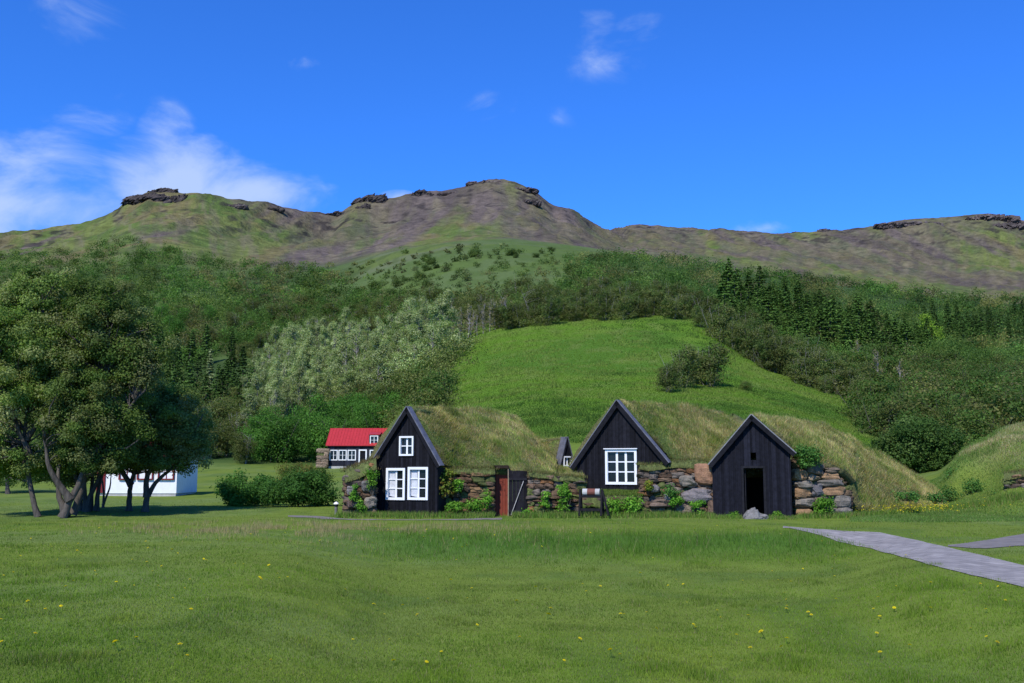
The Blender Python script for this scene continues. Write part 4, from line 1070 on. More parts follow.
# turf mound filling the gap
mo = empty('turf_mound', tuple(W(555, 480, 36))); tag(mo, 'low grassy turf mound joining the first and middle turf houses', 'mound')
turf_patch('turf', mo, [W(532, 452, 41), W(556, 464, 40.5), W(582, 467, 39.5)], [W(527, 473, 34.85), W(556, 480, 34.9), W(584, 479, 35.0)], .02, 12, None, dens=1500, hb=.19, nu=24, nv=20, drynoise=.41)

# --- third house
Y3 = math.radians(16)
G3 = Gable(752, 519.5, 33.6, Y3, 'black turf house with open dark doorway, rightmost of the turf houses')
ap3 = G3.g(751.5, 415); eL3 = G3.g(709, 465); eR3 = G3.g(796, 453.5)
xl3 = G3.g(713.5, 500)[0]; xr3 = G3.g(792, 500)[0]
dr = gr(G3, 743.5, 468, 765, 519); vt = gr(G3, 750.5, 452.5, 756.5, 460)
dr = (dr[0], dr[1], -.1, dr[3])
gable_wall(G3, xl3, xr3, -.12, ap3, eL3, eR3, [dr, vt], seed=3, tint=(.011, .0115, .017))
rakes(G3, ap3, eL3, eR3, front=.2, back=.32, h=.14, mat=simple('pale_weathered_board', (.19, .19, .20), .6, .25, 5, .3, spec=.4))
room(G3, xl3+.05, xr3-.05, -.05, 1.65, 3)
mb = MB(); mb.box(dr[0]-.07, dr[0], -.05, -.021+.0, 0, dr[3]+.07, (.015, .015, .018)); mb.box(dr[1], dr[1]+.07, -.05, -.021, 0, dr[3]+.07, (.015, .015, .018)); mb.box(dr[0], dr[1], -.05, -.021, dr[3], dr[3]+.07, (.015, .015, .018))
mb.build('door_frame', M['tar'], G3.root)
mb = MB(); mb.box(dr[0]+.02, dr[0]+.05, .12, .85, 0, dr[3]-.03, (.02, .02, .024)); mb.build('door', M['tar'], G3.root)
turf_patch('turf_roof', G3.root, [W(753, 415, 33.85), W(775, 418.5, 37), W(800, 420, 39.5), W(825, 424, 41), W(850, 437, 41.5)],
           [W(797, 452, 33.9), W(812, 461, 34.1), W(830, 464, 34.2), W(845, 470, 34.4), W(856, 482, 34.9)], .14, 14, None, dens=1500, hb=.19, nu=50, nv=30, drynoise=.43)
turf_patch('turf_roof', G3.root, [W(751, 415, 33.9), W(800, 419, 40)], [G3.w(eL3[0]-.10, .28, eL3[1]), G3.w(eL3[0], 6, eL3[1])], .1, 15, None, dens=900, hb=.12, nu=30, nv=14)
mo = empty('turf_mound', tuple(W(880, 505, 37))); tag(mo, 'long turf slope running down to the right from the rightmost turf house', 'mound')
turf_patch('turf', mo, [W(848, 436, 41.5), W(870, 449, 42), W(900, 466, 43), W(930, 487, 43), W(952, 506, 42)], [W(853, 480, 34.9), W(858, 506, 34.9), W(885, 516, 35.8), W(925, 515, 37.5), W(952, 514, 39)], .35, 16, None, dens=1300, hb=.19, nu=44, nv=34, drynoise=.41)

# ---------------------------------------------------------------- the walls
wy = 34.45
e, Ln = stone_wall(W(344, 513.5, 34.2), W(375, 513.5, 34.4), 1.35, 1.72, 21, 'mossy stone wall stub at the left side of the leftmost turf house',
   big=[(.85, .38, .45, .40, (.21, .18, .14)), (.75, .9, .4, .42, (.18, .165, .15)), (.2, .75, .3, .3, (.20, .18, .17)), (.3, .35, .4, .32, (.15, .10, .08))])
turf_strip(e, Ln, 1.35, 1.75, .9, 31, droop=.35, tints=[(.16, .12, .05), (.12, .13, .04), (.20, .15, .07), (.10, .075, .04)])
e, Ln = stone_wall(W(438, 516, 34.55), W(494, 517, 34.65), 1.55, 1.5, 22, 'brown stone wall with creepers between the leftmost gable and the door', colours=[(.13, .085, .055), (.11, .07, .045), (.15, .10, .06), (.10, .08, .06), (.17, .12, .07)])
turf_strip(e, Ln, 1.52, 1.48, .4, 32, droop=.12)
e, Ln = stone_wall(W(528, 517, 34.65), W(584, 515, 34.8), 1.45, 1.25, 23, 'stone wall between the black door and the middle house')
turf_strip(e, Ln, 1.45, 1.22, .5, 33, droop=.12)
e, Ln = stone_wall(W(582, 515.5, 34.3), W(641, 515.5, 34.3), .62, .62, 24, 'low stone wall with a grass ledge under the large white window', sh=(.12, .2))
turf_strip(e, Ln, .66, .66, 1.1, 34, droop=.42, tints=[(.12, .19, .035), (.15, .20, .04), (.10, .16, .03)], n=9000, hb=.10)
e, Ln = stone_wall(W(640, 515.5, 34.45), W(714, 516.5, 34.35), 1.62, 1.68, 25, 'grey and rust stone wall between the middle and the rightmost house',
   big=[(2.17, 1.37, .62, .66, (.26, .14, .08)), (1.6, 1.15, .52, .36, (.21, .18, .14)), (1.9, .66, 1.15, .46, (.19, .165, .16)), (1.55, .2, .85, .34, (.21, .165, .115)), (2.38, .3, .3, .5, (.13, .085, .06)), (.75, .42, .9, .28, (.14, .10, .075)), (1.0, .62, .42, .2, (.19, .18, .165)), (.5, .9, .3, .24, (.16, .15, .145))])
turf_strip(e, Ln, 1.66, 1.74, .6, 35, droop=.15)
O, Gy, Br = (.27, .165, .085), (.175, .152, .122), (.13, .10, .07)
def zr(x0, y0, x1, y1, c):      # zoomed survey rect -> wall coordinates, 29.3 px per metre
    X0, X1 = (x0/4.556+690-793)/29.3, (x1/4.556+690-793)/29.3; Z0, Z1 = (516-(y1/4.556+380))/29.3, (516-(y0/4.556+380))/29.3
    return ((X0+X1)/2, (Z0+Z1)/2, (X1-X0)*1.06, (Z1-Z0)*1.08, c)
rects = [(463, 405, 522, 455, O), (525, 430, 585, 460, (.24, .18, .11)), (590, 425, 680, 455, O), (463, 458, 545, 490, Gy), (580, 450, 700, 485, Gy), (467, 490, 545, 535, O), (600, 485, 700, 527, O), (467, 535, 570, 577, Gy),
         (548, 475, 600, 525, (.14, .13, .13)), (640, 527, 735, 582, Gy), (470, 580, 545, 615, (.26, .16, .085)), (645, 580, 745, 615, Gy), (525, 385, 615, 428, Br), (560, 530, 640, 615, Br), (620, 400, 680, 424, Br)]
e, Ln = stone_wall(W(793, 517, 34.1), W(851, 517.5, 34.5), 1.92, 1.1, 26, 'wall of large rust and grey boulders right of the open doorway', big=[zr(*r) for r in rects], colours=[Br, (.09, .07, .055)])
e, Ln = stone_wall(W(1006, 506, 37.5), W(1060, 506, 36.5), 1.05, 1.3, 27, 'dark stone wall set in the mound at the right edge', colours=[(.12, .085, .07), (.16, .15, .15), (.10, .08, .07), (.19, .13, .09)])
turf_strip(e, Ln, 1.1, 1.35, 1.6, 37, droop=.2)
e, Ln = stone_wall(W(317, 467.5, 109.5), W(327.5, 467.5, 109.5), 2.0, 2.1, 28, 'pale stone wall against the left end of the red roofed house', colours=[(.26, .22, .18), (.22, .18, .15)], sh=(.25, .4), sw=(.4, .9))

# ---------------------------------------------------------------- plants on the walls
def leafy(px, py, Y, wpx, hpx, seed, label, tints=((.10, .22, .03), (.075, .18, .025), (.13, .25, .04)), n=10, nl=46, name='leafy_plant', flat=.35, ls=.075, base=None):
    rng = np.random.default_rng(seed); k = Y/1000; b = W(px, py, Y); w = wpx*k/2; h = hpx*k
    e = empty(name, tuple(b)); tag(e, label, 'plant')
    cc = np.stack([rng.uniform(-1, 1, n)*w*.75, rng.uniform(-1, .2, n)*flat*.5, rng.uniform(.1, .9, n)*h], -1)
    tb = MB()
    for c in cc: tb.tube(limb(rng, (c[0]*.2, .0, -.03), c, 4), [.012, .01, .008, .004], 4)
    tb.build('stem', M['bark'], e, True)
    lv = clump_leaves(rng, cc, np.full(n, min(w, h, .3)*.55+.04), nl, ls, np.array(tints)[rng.integers(0, len(tints), n)])
    mobj('foliage', mesh_np('foliage', lv[0], lv[1], M['leaf'], False, lv[2]), e)
plants = [
 (372.5, 496, 34.05, 9, 28, 'dense green creeper on the wall end touching the leftmost gable'),
 (354, 502, 33.95, 7, 20, 'green creeper hanging on the mossy wall stub'),
 (361, 513, 33.9, 9, 12, 'leafy weed at the foot of the mossy wall stub'),
 (446, 497, 34.2, 14, 28, 'yellow green creeper climbing beside the right window of the leftmost house'),
 (456, 514, 34.1, 14, 12, 'bright green weed at the foot of the wall left of the mossy stone'),
 (458, 494, 34.25, 8, 14, 'small green creeper in the upper middle of the brown wall'),
 (473, 512, 34.1, 16, 11, 'rounded green cushion plant at the foot of the brown wall'),
 (487, 509, 34.15, 8, 18, 'upright green plant on the wall just left of the red door'),
 (544, 508, 34.35, 8, 16, 'green creeper on the wall right of the black door'),
 (564, 513, 34.3, 10, 30, 'tall bright green creeper on the wall below the tiny gable'),
 (614, 514, 34.0, 14, 14, 'leafy plant beside the black stand under the large window'),
 (632, 515, 34.0, 18, 15, 'wide leafy plant under the right half of the large window'),
 (671, 497, 33.95, 13, 12, 'dark green tuft growing from the middle of the grey and rust wall'),
 (648, 492, 34.1, 6, 10, 'thin yellow green tuft on the wall right of the large window'),
 (676, 506, 33.95, 9, 9, 'small green weed low on the grey and rust wall'),
 (697, 514, 33.9, 10, 12, 'light green weed at the foot of the wall by the rightmost house'),
 (731, 521, 33.2, 10, 7, 'low weed at the foot of the rightmost gable left of the doorway'),
 (775, 521, 33.2, 12, 7, 'low weed at the foot of the rightmost gable right of the doorway'),
 (808, 466, 33.75, 27, 20, 'thick dark green plant under the right eave of the rightmost house'),
 (824, 516, 33.8, 17, 18, 'tall leafy plant before the wall of large boulders'),
 (905, 500, 36.0, 26, 7, 'dark low weeds on the slope above the yellow flowers'),
 (948, 498, 39.5, 18, 9, 'dark weeds in the hollow between the two turf slopes'),
 (972, 492, 39.5, 20, 10, 'dark leafy clump halfway along the right bank'),
 (998, 502, 38, 16, 10, 'dark leafy clump against the left end of the stone wall at the edge'),
 (935, 503, 38, 16, 8, 'dark low weeds where the long turf slope meets the lawn'),
 (984, 470, 42, 16, 8, 'dark tuft high on the right bank'),
 (955, 478, 42, 20, 9, 'dark tuft beside the large round willow bush'),
 (1016, 468, 42, 18, 9, 'dark tuft above the stone wall at the right edge'),
 (528, 518, 34.2, 14, 6, 'low green weeds at the foot of the black door'),
]
for k, (px, py, Y, wp, hp, lab) in enumerate(plants):
    tn = ((.045, .115, .035), (.06, .14, .04)) if 'dark' in lab else (((.15, .19, .035), (.10, .15, .03), (.17, .13, .04)) if 'yellow green' in lab else ((.085, .20, .03), (.065, .165, .025), (.11, .23, .04)))
    leafy(px, py, Y, wp, hp, 200+k, lab, tn, n=max(7, int(wp*hp/16)))
# grass and weeds fringe along the foot of the walls, yellow flowers to the right
def fringe():
    rng = np.random.default_rng(8); n = 26000; px = rng.uniform(336, 1040, n); Yb = np.interp(px, [336, 700, 715, 790, 800, 850, 885, 935, 1040], [34.0, 34.1, 33.4, 33.0, 33.8, 34.0, 35.6, 38, 36.2])
    door = ((px > 494) & (px < 512)) | ((px > 742) & (px < 767)); px, Yb = px[~door], Yb[~door]; n = len(px)
    Yv = Yb-np.abs(rng.normal(size=n))*.35; B = place_on(px, Yv); tn = np.array([(.12, .23, .035), (.15, .25, .045), (.09, .18, .025), (.24, .24, .08)])[rng.integers(0, 4, n)]
    return blades(B, rng.uniform(.08, .26, n)*(1-.4*(px > 715)*(px < 800)), np.full(n, .02), tn, .7, rng)
V, Fc, T = fringe()
tag(mobj('weed_fringe', mesh_np('weed_fringe', V, Fc, M['blade'], False, T)), 'long green grass along the foot of the stone walls and gables', 'grass', kind='stuff')
def slope_grass():
    rng = np.random.default_rng(18); n = 110000; px = rng.uniform(850, 1090, n); Yv = rng.uniform(31, 47, n)
    B = place_on(px, Yv); a, b = project(B[:, 0], B[:, 1], B[:, 2]); ok = ~on_path(a, b) & (b < 545); B = B[ok]; n = len(B)
    d = fbm(B[:, 0]*.8, B[:, 1]*.8, 81, 4); hi = sstep(1.1, 2.6, B[:, 2])[:, None]
    gr_ = np.array(GRN)[rng.integers(0, len(GRN), n)]*(.55+.5*fbm(B[:, 0]*1.4, B[:, 1]*1.4, 85, 3))[:, None]*np.array([.75, .95, .8]); dr_ = np.array(DRY)[rng.integers(0, len(DRY), n)]
    w = sstep(.42, .6, d+rng.normal(size=n)*.05)[:, None]*hi
    return blades(B, rng.uniform(.05, .17, n)*(.5+.8*hi[:, 0]), np.full(n, .02), gr_*(1-w)+dr_*w, .9, rng)
V, Fc, T = slope_grass()
tag(mobj('slope_grass', mesh_np('slope_grass', V, Fc, M['blade'], False, T)), 'longer half dry grass on the rising ground at the right', 'grass', kind='stuff')
def flowers_mesh(B, h, r, col, rng):
    n = len(B); V = []; Fq = []; T = []
    c = B+np.stack([np.zeros(n), np.zeros(n), h], -1)
    th = rng.uniform(0, 6.28, n)
    a = np.stack([np.cos(th), np.sin(th), np.full(n, .3)], -1)*r[:, None]; b = np.stack([-np.sin(th), np.cos(th), np.full(n, -.4)], -1)*r[:, None]
    V = np.stack([c-a, c-b, c+a, c+b], 1).reshape(-1, 3); return V, np.arange(4*n).reshape(-1, 4), np.tile(col, (4*n, 1))
rng = np.random.default_rng(6); n = 900
px = rng.normal(898, 36, n); Yv = rng.uniform(34.5, 37.5, n)-np.abs(px-900)*.004; B = place_on(px, Yv)
V, Fq, T = flowers_mesh(B, rng.uniform(.15, .36, n), rng.uniform(.014, .030, n), (.62, .52, .02), rng)
tag(mobj('buttercups', mesh_np('buttercups', V, Fq, M['petal'], False, T)), 'mass of small yellow flowers at the foot of the right turf slope', 'flowers', kind='stuff')
# dandelions
def dandelion(rng):
    mb = MB(); mb.tube([(0, 0, 0), (.004, 0, .05), (.0, 0, .095)], .003, 4, (.07, .15, .03))
    for ring, (r, z, m) in enumerate(((.028, .098, 9), (.020, .104, 7), (.011, .109, 5))):
        for q in range(m):
            a = 6.283*q/m+ring; c, s = math.cos(a), math.sin(a); w = .0085
            mb.add([(-s*w*.4, c*w*.4, z), (s*w*.4, -c*w*.4, z), (c*r+s*w, s*r-c*w, z+.004), (c*r-s*w, s*r+c*w, z+.004)], [[0, 1, 2, 3]], (.72, .60, .015))
    return mb.mesh('dandelion', M['petal'])
dme = dandelion(rng); rng = np.random.default_rng(61)
spots = [(97, 577), (116, 585), (190, 584), (146, 546), (172, 552), (176, 556), (203, 561), (206, 563), (246, 654), (258, 584), (170, 640), (594, 661), (600, 663), (571, 643), (548, 616), (547, 620), (621, 618), (624, 620), (685, 630), (688, 633), (717, 616), (720, 622), (748, 619),
         (788, 612), (809, 617), (811, 620), (855, 625), (880, 613), (669, 589), (786, 613), (1010, 629), (1015, 628), (1020, 627), (450, 585), (372, 610), (354, 544), (321, 543), (742, 640), (755, 645), (976, 570), (930, 588), (1018, 603), (640, 576), (600, 589)]
tag_n = []
while len(spots) < 230: spots.append((rng.uniform(0, 1024), 528+140*rng.uniform(0, 1)**1.7))
for q, (x, y) in enumerate(spots):
    h = ground_hit(x, y, 6, 34)
    if h is None or on_path(np.array([x]), np.array([y]))[0]: continue
    o = bpy.data.objects.new('dandelion', dme); COL.objects.link(o); o.location = h; s = rng.uniform(.7, 1.25) if len(tag_n) < 44 else rng.uniform(.45, .9); tag_n.append(1); o.scale = (s, s, s*rng.uniform(.6, 1.0)); o.rotation_euler = (rng.normal()*.2+.25, rng.normal()*.2, rng.uniform(0, 6))
    tag(o, 'small yellow dandelion flower standing in the mown lawn', 'flower', 'dandelions scattered over the lawn')

# ---------------------------------------------------------------- grindstone stand, boulder, lamp
b = W(592, 515.5, 33.4); e = empty('grindstone_stand', tuple(b), math.radians(-14)); tag(e, 'black wooden trestle carrying a pale banded roller by the low wall', 'stand')
fw = (.014, .013, .015); leg = lambda x, s: ((x-.14*s if False else x, 0, 0))
for x in (-.38, .34):
    mb = MB(); mb.bar((x-.0, -.26, 0), (x, -.04, .84), .07, .06, (1, 0, 0), fw); mb.build('leg', M['tar'], e)
    mb = MB(); mb.bar((x, .28, 0), (x, .05, .84), .07, .06, (1, 0, 0), fw); mb.build('leg', M['tar'], e)
    mb = MB(); mb.box(x-.035, x+.035, -.19, .20, .22, .28, fw); mb.build('brace', M['tar'], e)
mb = MB(); mb.box(-.345, .305, -.225, -.18, .16, .24, fw); mb.build('rail', M['tar'], e)
mb = MB(); mb.box(-.345, .305, -.12, -.075, .58, .66, fw); mb.build('rail', M['tar'], e)
mb = MB(); mb.bar((.375, -.20, .86), (.60, -.34, .02), .06, .06, (0, 1, 0), fw); mb.build('prop', M['tar'], e)
mb = MB(); mb.tube([(-.30, 0, .76), (-.14, 0, .76)], .115, 12, (.5, .5, .5), True); mb.build('end_band', M['concrete'], e, False); mb = MB(); mb.tube([(.12, 0, .76), (.27, 0, .76)], .115, 12, (.5, .5, .5), True); mb.build('end_band', M['concrete'], e, False)
mb = MB(); mb.tube([(-.14, 0, .76), (.12, 0, .76)], .12, 12, (.5, .5, .5), True); mb.build('roller', simple('rusty_roller', (.14, .05, .035), .8, .3, 6), e, False)
rng = np.random.default_rng(4)
U, Fq = stone_shape(rng, .40, .3, .22, 9); U[:, 2] *= 1+.5*(U[:, 0] < .05)*(U[:, 0] > -.3); U = U+(fbm(U[:, 0]*6, U[:, 2]*6+U[:, 1]*4, 3, 3)-.5)[:, None]*.16
b = W(755.5, 524, 32.6); b[2] += .1; bo = mobj('boulder', mesh_np('boulder', U, Fq, M['stone'], False, np.tile((.18, .17, .155), (len(U), 1)))); bo.location = b; tag(bo, 'pale grey boulder lying before the open doorway', 'boulder')
b = ground_hit(336, 514.5, 25, 60); e = empty('garden_lamp', tuple(b)); tag(e, 'small white capped path lamp left of the stone wall stub', 'lamp')
mb = MB(); mb.tube([(0, 0, -.02), (0, 0, .28)], .055, 10, None, True); mb.build('post', M['iron'], e, True)
mb = MB(); mb.tube([(0, 0, .28), (0, 0, .36)], .07, 10, None, True); mb.build('lens', M['glass'], e, True)
mb = MB(); mb.tube([(0, 0, .36), (0, 0, .40), (0, 0, .44)], [.095, .08, .02], 10, None, True); mb.build('cap', M['white'], e, True)

# ---------------------------------------------------------------- red roofed house far left
b = W(326.5, 468.5, 110); rh = empty('red_roofed_house', tuple(b)); tag(rh, 'long dark board house with a red roof and white windows by the wood', 'house')
k = .11
def X(px): return (px-326.5)*k
def Z(py): return (468.5-py)*k
LX = X(404)
wb = [[X(a), X(c), Z(d), Z(b_)] for a, b_, c, d in ((330.0, 451, 336.4, 459.6), (339, 451, 345.4, 459.6), (348.1, 451, 354.6, 459.6), (370, 451, 376.4, 459.6))]
door_ = [X(359.5), X(365), Z(466.2), Z(451)]
class FW: pass
fwg = FW(); fwg.root = rh
gable_wall(fwg, 0.1, LX-.1, .25, (LX/2, Z(445.5)+.001), (0, Z(445.5)), (LX, Z(445.5)), wb+[door_], bw=.35, seed=9, name='front_wall', tint=(.020, .022, .032))
mb = MB(); mb.box(.1, .2, .1, 5, .25, Z(446)); mb.box(LX-.2, LX-.1, .1, 5, .25, Z(446)); mb.box(.1, LX-.1, 4.9, 5, .25, Z(446)); 
for xx in (.1, LX-.15): mb.add([(xx, .1, Z(446)), (xx, 5, Z(446)), (xx, 2.55, Z(430)), (xx+.05, 2.55, Z(430)), (xx+.05, .1, Z(446)), (xx+.05, 5, Z(446))], [[0, 1, 2, 2], [4, 5, 3, 3]][:0] or [[0, 1, 2, 3]], (.02, .02, .03))
mb.build('end_wall', M['tar'], rh)
mb = MB(); mb.box(.05, X(343), -.04, .3, -.25, .25); mb.box(X(343), LX-.05, .02, .3, -.25, .25); mb.build('foundation', M['concrete'], rh)
for ww in wb: window(rh, *ww, 2, 2, case=.10, mun=.03)
mb = MB(); mb.box(door_[0]-.14, door_[0], -.08, .05, door_[2], door_[3]+.14); mb.box(door_[1], door_[1]+.14, -.08, .05, door_[2], door_[3]+.14); mb.box(door_[0], door_[1], -.08, .05, door_[3], door_[3]+.14); mb.build('door_frame', M['white'], rh)
mb = MB(); mb.box(door_[0], door_[1], .06, .1, door_[2], door_[3], (.01, .01, .015)); mb.build('door', M['tar'], rh)
zE, zR = Z(445.8), Z(428.5); mb = MB()
def slab(mb, y0, z0, y1, z1, x0, x1, t=.08):
    mb.hexa([(x0, y0, z0), (x1, y0, z0), (x1, y1, z1), (x0, y1, z1), (x0, y0, z0+t), (x1, y0, z0+t), (x1, y1, z1+t), (x0, y1, z1+t)])
slab(mb, -.25, zE-.05, 2.55, zR, -.1, LX+.1); slab(mb, 2.55, zR, 5.3, zE-.05, -.1, LX+.1)
nseams = 26
for q in range(nseams+1):
    x = -.1+(LX+.2)*q/nseams; slab(mb, -.25, zE+.03, 2.55, zR+.08, x-.02, x+.02, .035)
mb.build('roof', M['redroof'], rh)
mb = MB(); dx0, dx1 = X(368), X(378.5)
mb.box(dx0, dx1, .12, 1.6, Z(447), Z(434.9), (.02, .022, .032)); 
dm = mb.build('dormer', M['tar'], rh)
mb = MB(); slab(mb, .05, Z(435.2), 2.4, Z(431.5), dx0-.05, dx1+.05, .07); mb.build('dormer_roof', M['redroof'], dm)
window(rh, X(369.9), X(376.4), Z(444.2), Z(436.8), 2, 2, y=.06, case=.09, mun=.03, deep=.055)

# ---------------------------------------------------------------- white house behind the lawn trees
b = W(176, 497.5, 55.0); yawW = math.radians(1); hw = empty('white_house', tuple(b), -yawW); tag(hw, 'white house with dark red roof and windows behind the lawn trees', 'house')
Lw = 4.4; Dw = 3.4; Hw = 2.1
mb = MB(); mb.box(-Lw, 0, 0, .1, .22, Hw); mb.box(-.1, 0, .1, Dw-.1, .22, Hw); mb.box(-Lw, 0, Dw-.1, Dw, .22, Hw); mb.box(-Lw, -Lw+.1, .1, Dw-.1, .22, Hw)
zz = Hw+.95
for xx in (-.1, -Lw): mb.add([(xx, 0, Hw), (xx+.1, 0, Hw), (xx+.1, Dw, Hw), (xx, Dw, Hw), (xx, Dw/2, zz), (xx+.1, Dw/2, zz)], [[0, 1, 5, 4], [2, 3, 4, 5], [0, 4, 4, 3][:0] or [1, 2, 5, 5][:0] or [0, 3, 2, 1]])
mb.build('wall', M['whitewall'], hw)
mb = MB(); mb.add([(0, 0, Hw), (0, Dw/4, Hw), (0, Dw/4, Hw+(zz-Hw)/2), (0, 0, Hw)], [[0, 1, 2, 3]][:0] or [[0, 1, 2, 2]][:0] or [[0, 1, 2, 3]]) if False else None
mb = MB(); P0 = [(-.05, 0, Hw), (-.05, Dw/2, Hw), (-.05, Dw/2, zz), (-.05, 0.01, Hw+.01)]; mb.add(P0, [[0, 1, 2, 3]]); P1 = [(-.05, Dw, Hw), (-.05, Dw/2, Hw), (-.05, Dw/2, zz), (-.05, Dw-.01, Hw+.01)]; mb.add(P1, [[1, 0, 3, 2]]); mb.build('gable_end', M['whitewall'], hw)
mb = MB(); mb.box(-Lw+.04, -.04, .04, Dw-.04, -.25, .22); mb.build('foundation', M['concrete'], hw)
mb = MB(); slab(mb, -.25, Hw-.12, Dw/2, zz, -Lw-.2, .2); slab(mb, Dw/2, zz, Dw+.25, Hw-.12, -Lw-.2, .2); mb.build('roof', M['redpaint'], hw)
for x in (-.95, -2.1, -3.1): window(hw, x, x+.75, 1.02, 1.75, 2, 2, y=-.04, case=.07, mun=.02, deep=.035, white=M['redpaint'])
mb = MB(); mb.box(-Lw+.02, -Lw+.5, -.05, -.003, .25, 1.9); mb.build('door', M['redpaint'], hw)

# ---------------------------------------------------------------- crags on the ridges
DRY_RIDGE = np.array([cols[k][-1][1] for k in KS], float)
def crag(px, py, Y, wpx, hpx, seed, label, n=9, tint=(.058, .048, .043)):
    a = int(np.interp(px, pxs, np.arange(P_))); far_ = TY[a] > 500; pyv = np.where(far_, PPY[a], 9e9); k0 = int(np.argmin(pyv)); want = float(np.interp(px, Kx, DRY_RIDGE))
    py = pyv[k0]+(py-want); Y = TY[a, k0] if py < pyv[k0]+2 else float(np.interp(-py, -pyv[k0-60:k0+1], TY[a, k0-60:k0+1]))
    dk = tint[0] < .06; wpx *= 1.05; hpx *= 1.1 if dk else .62
    if Y > 1000: hpx *= .9; wpx *= .85
    py += 0 if dk else 1.2
    rng = np.random.default_rng(seed); b = W(px, py, Y); k = Y/1000; mb = MB()
    n = int(n*max(1, min(3.5, wpx/hpx/3)))
    for q in range(n):
        rz = hpx*k*rng.uniform(.30, .6); rx = min(wpx*k*rng.uniform(.14, .30), rz*rng.uniform(1.3, 2.4))
        U, Fq = stone_shape(rng, rx, rx*.9, rz, 13)
        g_ = 1/rx; U += (fbm(U[:, 0]*3*g_+seed, U[:, 2]*3*g_+U[:, 1]*2*g_, seed, 4)-.5)[:, None]*np.array([rx, rx, rz*1.6])*1.2
        U += (fbm(U[:, 0]*6*g_+9, U[:, 2]*6*g_+U[:, 1]*3*g_, seed+2, 3)-.5)[:, None]*np.array([rx, rx, rz*1.5])*.5
        f = (q+.5)/n-.5; mb.add(U+np.array([f*wpx*k*.85, rng.uniform(-.1, .5)*rx, -hpx*k*.35*abs(f)*1.6+rng.uniform(-.15, .15)*hpx*k]), Fq, np.array(tint)*rng.uniform(1.0, 1.7))
    o = mobj('rock_crag', mb.mesh('rock_crag', M['rock'], False)); o.location = b; tag(o, label, 'crag', 'crags along the mountain ridges')
crag(148, 203, 690, 38, 9, 1, 'large dark crag on the left shoulder of the mountain', 12)
crag(162, 195, 705, 24, 6, 2, 'rounded top of the dark crag on the left shoulder', 7)
crag(176, 204, 695, 16, 10, 3, 'small dark crag at the right foot of the large left one', 5)
crag(235, 210, 715, 22, 9, 4, 'brown crag on the ridge right of the left shoulder', 6, (.08, .065, .058))
crag(272, 213, 730, 26, 6, 5, 'low broken crag on the ridge before the central saddle', 7, (.075, .062, .05))
crag(340, 215, 800, 24, 5, 6, 'thin dark crag rising out of the central saddle', 6)
crag(372, 206, 840, 30, 10, 7, 'dark jagged crag on the ridge left of the summit', 9)
crag(364, 212, 825, 12, 6, 8, 'small black boulder below the jagged crag left of the summit', 4)
crag(422, 199, 870, 20, 8, 9, 'dark square crag halfway up to the summit', 6)
crag(455, 196, 885, 34, 5, 10, 'long thin crag just left of the summit', 8, (.075, .06, .056))
crag(488, 188, 895, 44, 8, 11, 'brown flat rock crown of the summit', 10, (.10, .078, .068))
crag(520, 196, 893, 36, 7, 12, 'broken brown crag on the right flank of the summit', 9, (.085, .068, .06))
crag(532, 208, 880, 16, 5, 13, 'dark notch of rock low on the right flank of the summit', 5)
crag(650, 232, 1190, 60, 5, 14, 'low long crag on the ridge right of the central peak', 12, (.085, .07, .062))
crag(828, 236, 1180, 22, 6, 15, 'dark rounded crag in the dip of the right ridge', 6)
crag(795, 237, 1190, 36, 6, 16, 'brown crag left of the dark one in the dip of the right ridge', 8, (.08, .068, .062))
crag(910, 228, 1180, 80, 10, 17, 'long flat topped cliff on the right ridge', 14, (.085, .07, .064))
crag(992, 222, 1170, 60, 13, 18, 'high rounded crag at the right end of the ridge', 12, (.085, .068, .062))
crag(1010, 232, 1150, 36, 9, 19, 'lower crag under the high one at the right end of the ridge', 8)

# ---------------------------------------------------------------- light, sky, camera
SUN_EL = math.radians(47); SUN_AZ = math.radians(25)      # from the left, behind the viewer
sdir = Vector((-math.cos(SUN_EL)*math.sin(SUN_AZ), -math.cos(SUN_EL)*math.cos(SUN_AZ), math.sin(SUN_EL)))
sl = bpy.data.lights.new('sun', 'SUN'); sl.energy = 4.1; sl.angle = math.radians(.5); sl.color = (1, .955, .88)
so = link(bpy.data.objects.new('sun', sl)); so.rotation_euler = sdir.to_track_quat('Z', 'Y').to_euler()
wd = bpy.data.worlds.new('World'); scene.world = wd; wd.use_nodes = True; nt = wd.node_tree
bg = nt.nodes['Background']; sky = nt.nodes.new('ShaderNodeTexSky'); sky.sky_type = 'NISHITA'; sky.sun_disc = False
sky.sun_elevation = SUN_EL; sky.sun_rotation = math.atan2(sdir.x, sdir.y); sky.altitude = 200; sky.air_density = 1.0; sky.dust_density = .3; sky.ozone_density = 4.0
bg.inputs['Strength'].default_value = .10
hs = nt.nodes.new('ShaderNodeMix'); hs.data_type = 'RGBA'; hs.blend_type = 'MULTIPLY'; hs.inputs['Factor'].default_value = 1
nt.links.new(sky.outputs[0], hs.inputs[6]); hs.inputs[7].default_value = (.31, .90, 1.95, 1)
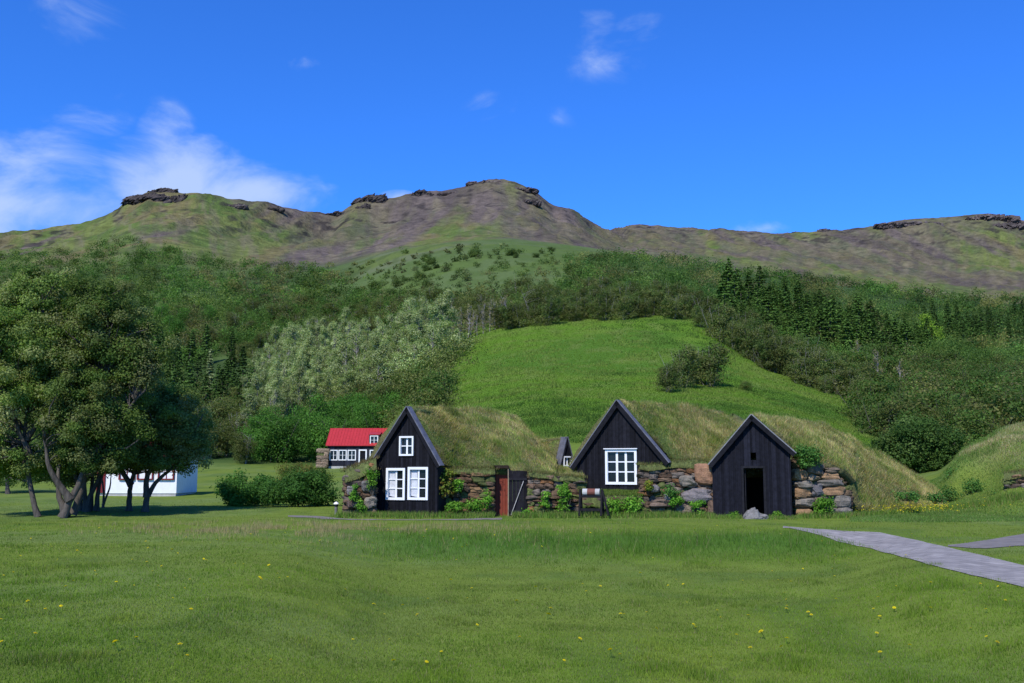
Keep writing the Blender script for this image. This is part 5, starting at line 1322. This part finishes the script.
# clouds by bearing and elevation
tc = nt.nodes.new('ShaderNodeTexCoord'); sp = nt.nodes.new('ShaderNodeSeparateXYZ'); nt.links.new(tc.outputs['Generated'], sp.inputs[0])
def mth(op, a, b=None, clamp=False):
    n = nt.nodes.new('ShaderNodeMath'); n.operation = op; n.use_clamp = clamp
    for i_, v in enumerate((a, b)):
        if v is None: continue
        if isinstance(v, (int, float)): n.inputs[i_].default_value = v
        else: nt.links.new(v, n.inputs[i_])
    return n.outputs[0]
az = mth('ARCTAN2', sp.outputs[0], sp.outputs[1]); el = mth('ARCSINE', sp.outputs[2])
def pa(px, py):
    sx, sz = slopes(px, py); return float(math.atan(sx)), float(math.atan2(sz, math.hypot(1, sx)))
def blob(px, py, rx, ry, amp):
    a, e_ = pa(px, py); u = mth('DIVIDE', mth('SUBTRACT', az, a), rx/1000); v = mth('DIVIDE', mth('SUBTRACT', el, e_), ry/1000)
    d = mth('SQRT', mth('ADD', mth('MULTIPLY', u, u), mth('MULTIPLY', v, v)))
    return mth('MULTIPLY', mth('SUBTRACT', 1, d, True), amp)
tot = None
for bl in ((0, 205, 180, 85, 1.7), (190, 190, 120, 60, 1.7), (250, 190, 100, 48, 1.3), (165, 150, 40, 60, .7), (80, 25, 70, 70, .55), (70, 110, 80, 40, .6), (608, 58, 80, 40, .27), (640, 35, 60, 40, .31), (595, 20, 40, 44, .34), (492, 106, 44, 26, .38), (558, 120, 38, 22, .22), (300, 65, 60, 14, .35), (400, 198, 26, 10, .9), (765, 228, 50, 12, .7), (1500, 180, 300, 60, .8), (-500, 150, 300, 80, .9)):
    x = blob(*bl); tot = x if tot is None else mth('MAXIMUM', tot, x)
mp = nt.nodes.new('ShaderNodeMapping'); mp.inputs['Scale'].default_value = (1, 1, 1.7); mp.inputs['Rotation'].default_value = (0, .35, 0); nt.links.new(tc.outputs['Generated'], mp.inputs[0])
cn = nt.nodes.new('ShaderNodeTexNoise'); cn.inputs['Scale'].default_value = 9; cn.inputs['Detail'].default_value = 8; cn.inputs['Roughness'].default_value = .58; cn.inputs['Distortion'].default_value = .5
nt.links.new(mp.outputs[0], cn.inputs[0])
cv = mth('ADD', mth('MULTIPLY', tot, .85), mth('MULTIPLY', mth('SUBTRACT', cn.outputs['Fac'], .52), 2.6))
cv = mth('MULTIPLY', cv, mth('MULTIPLY', tot, 5, True))
cm_ = N(nt, 'ShaderNodeMapRange', interpolation_type='SMOOTHSTEP'); cm_.inputs['From Min'].default_value = .12; cm_.inputs['From Max'].default_value = 1.15; cm_.inputs['To Max'].default_value = .78
nt.links.new(cv, cm_.inputs['Value'])
mx = nt.nodes.new('ShaderNodeMix'); mx.data_type = 'RGBA'; nt.links.new(cm_.outputs[0], mx.inputs['Factor']); nt.links.new(hs.outputs[2], mx.inputs[6]); mx.inputs[7].default_value = (5.0, 6.2, 8.6, 1)
nt.links.new(mx.outputs[2], bg.inputs['Color'])
cd = bpy.data.cameras.new('camera'); cam = link(bpy.data.objects.new('camera', cd)); cam.location = (0, 0, CZ); cam.rotation_euler = (math.pi/2+TH, 0, 0)
cd.sensor_width = 36; cd.lens = 36*F/1024; cd.clip_end = 20000; cd.clip_start = .1; scene.camera = cam
scene.view_settings.view_transform = 'Standard'; scene.view_settings.look = 'None'; scene.view_settings.exposure = 0.22; scene.view_settings.gamma = 1
scene.cycles.max_bounces = 6; scene.cycles.transparent_max_bounces = 4
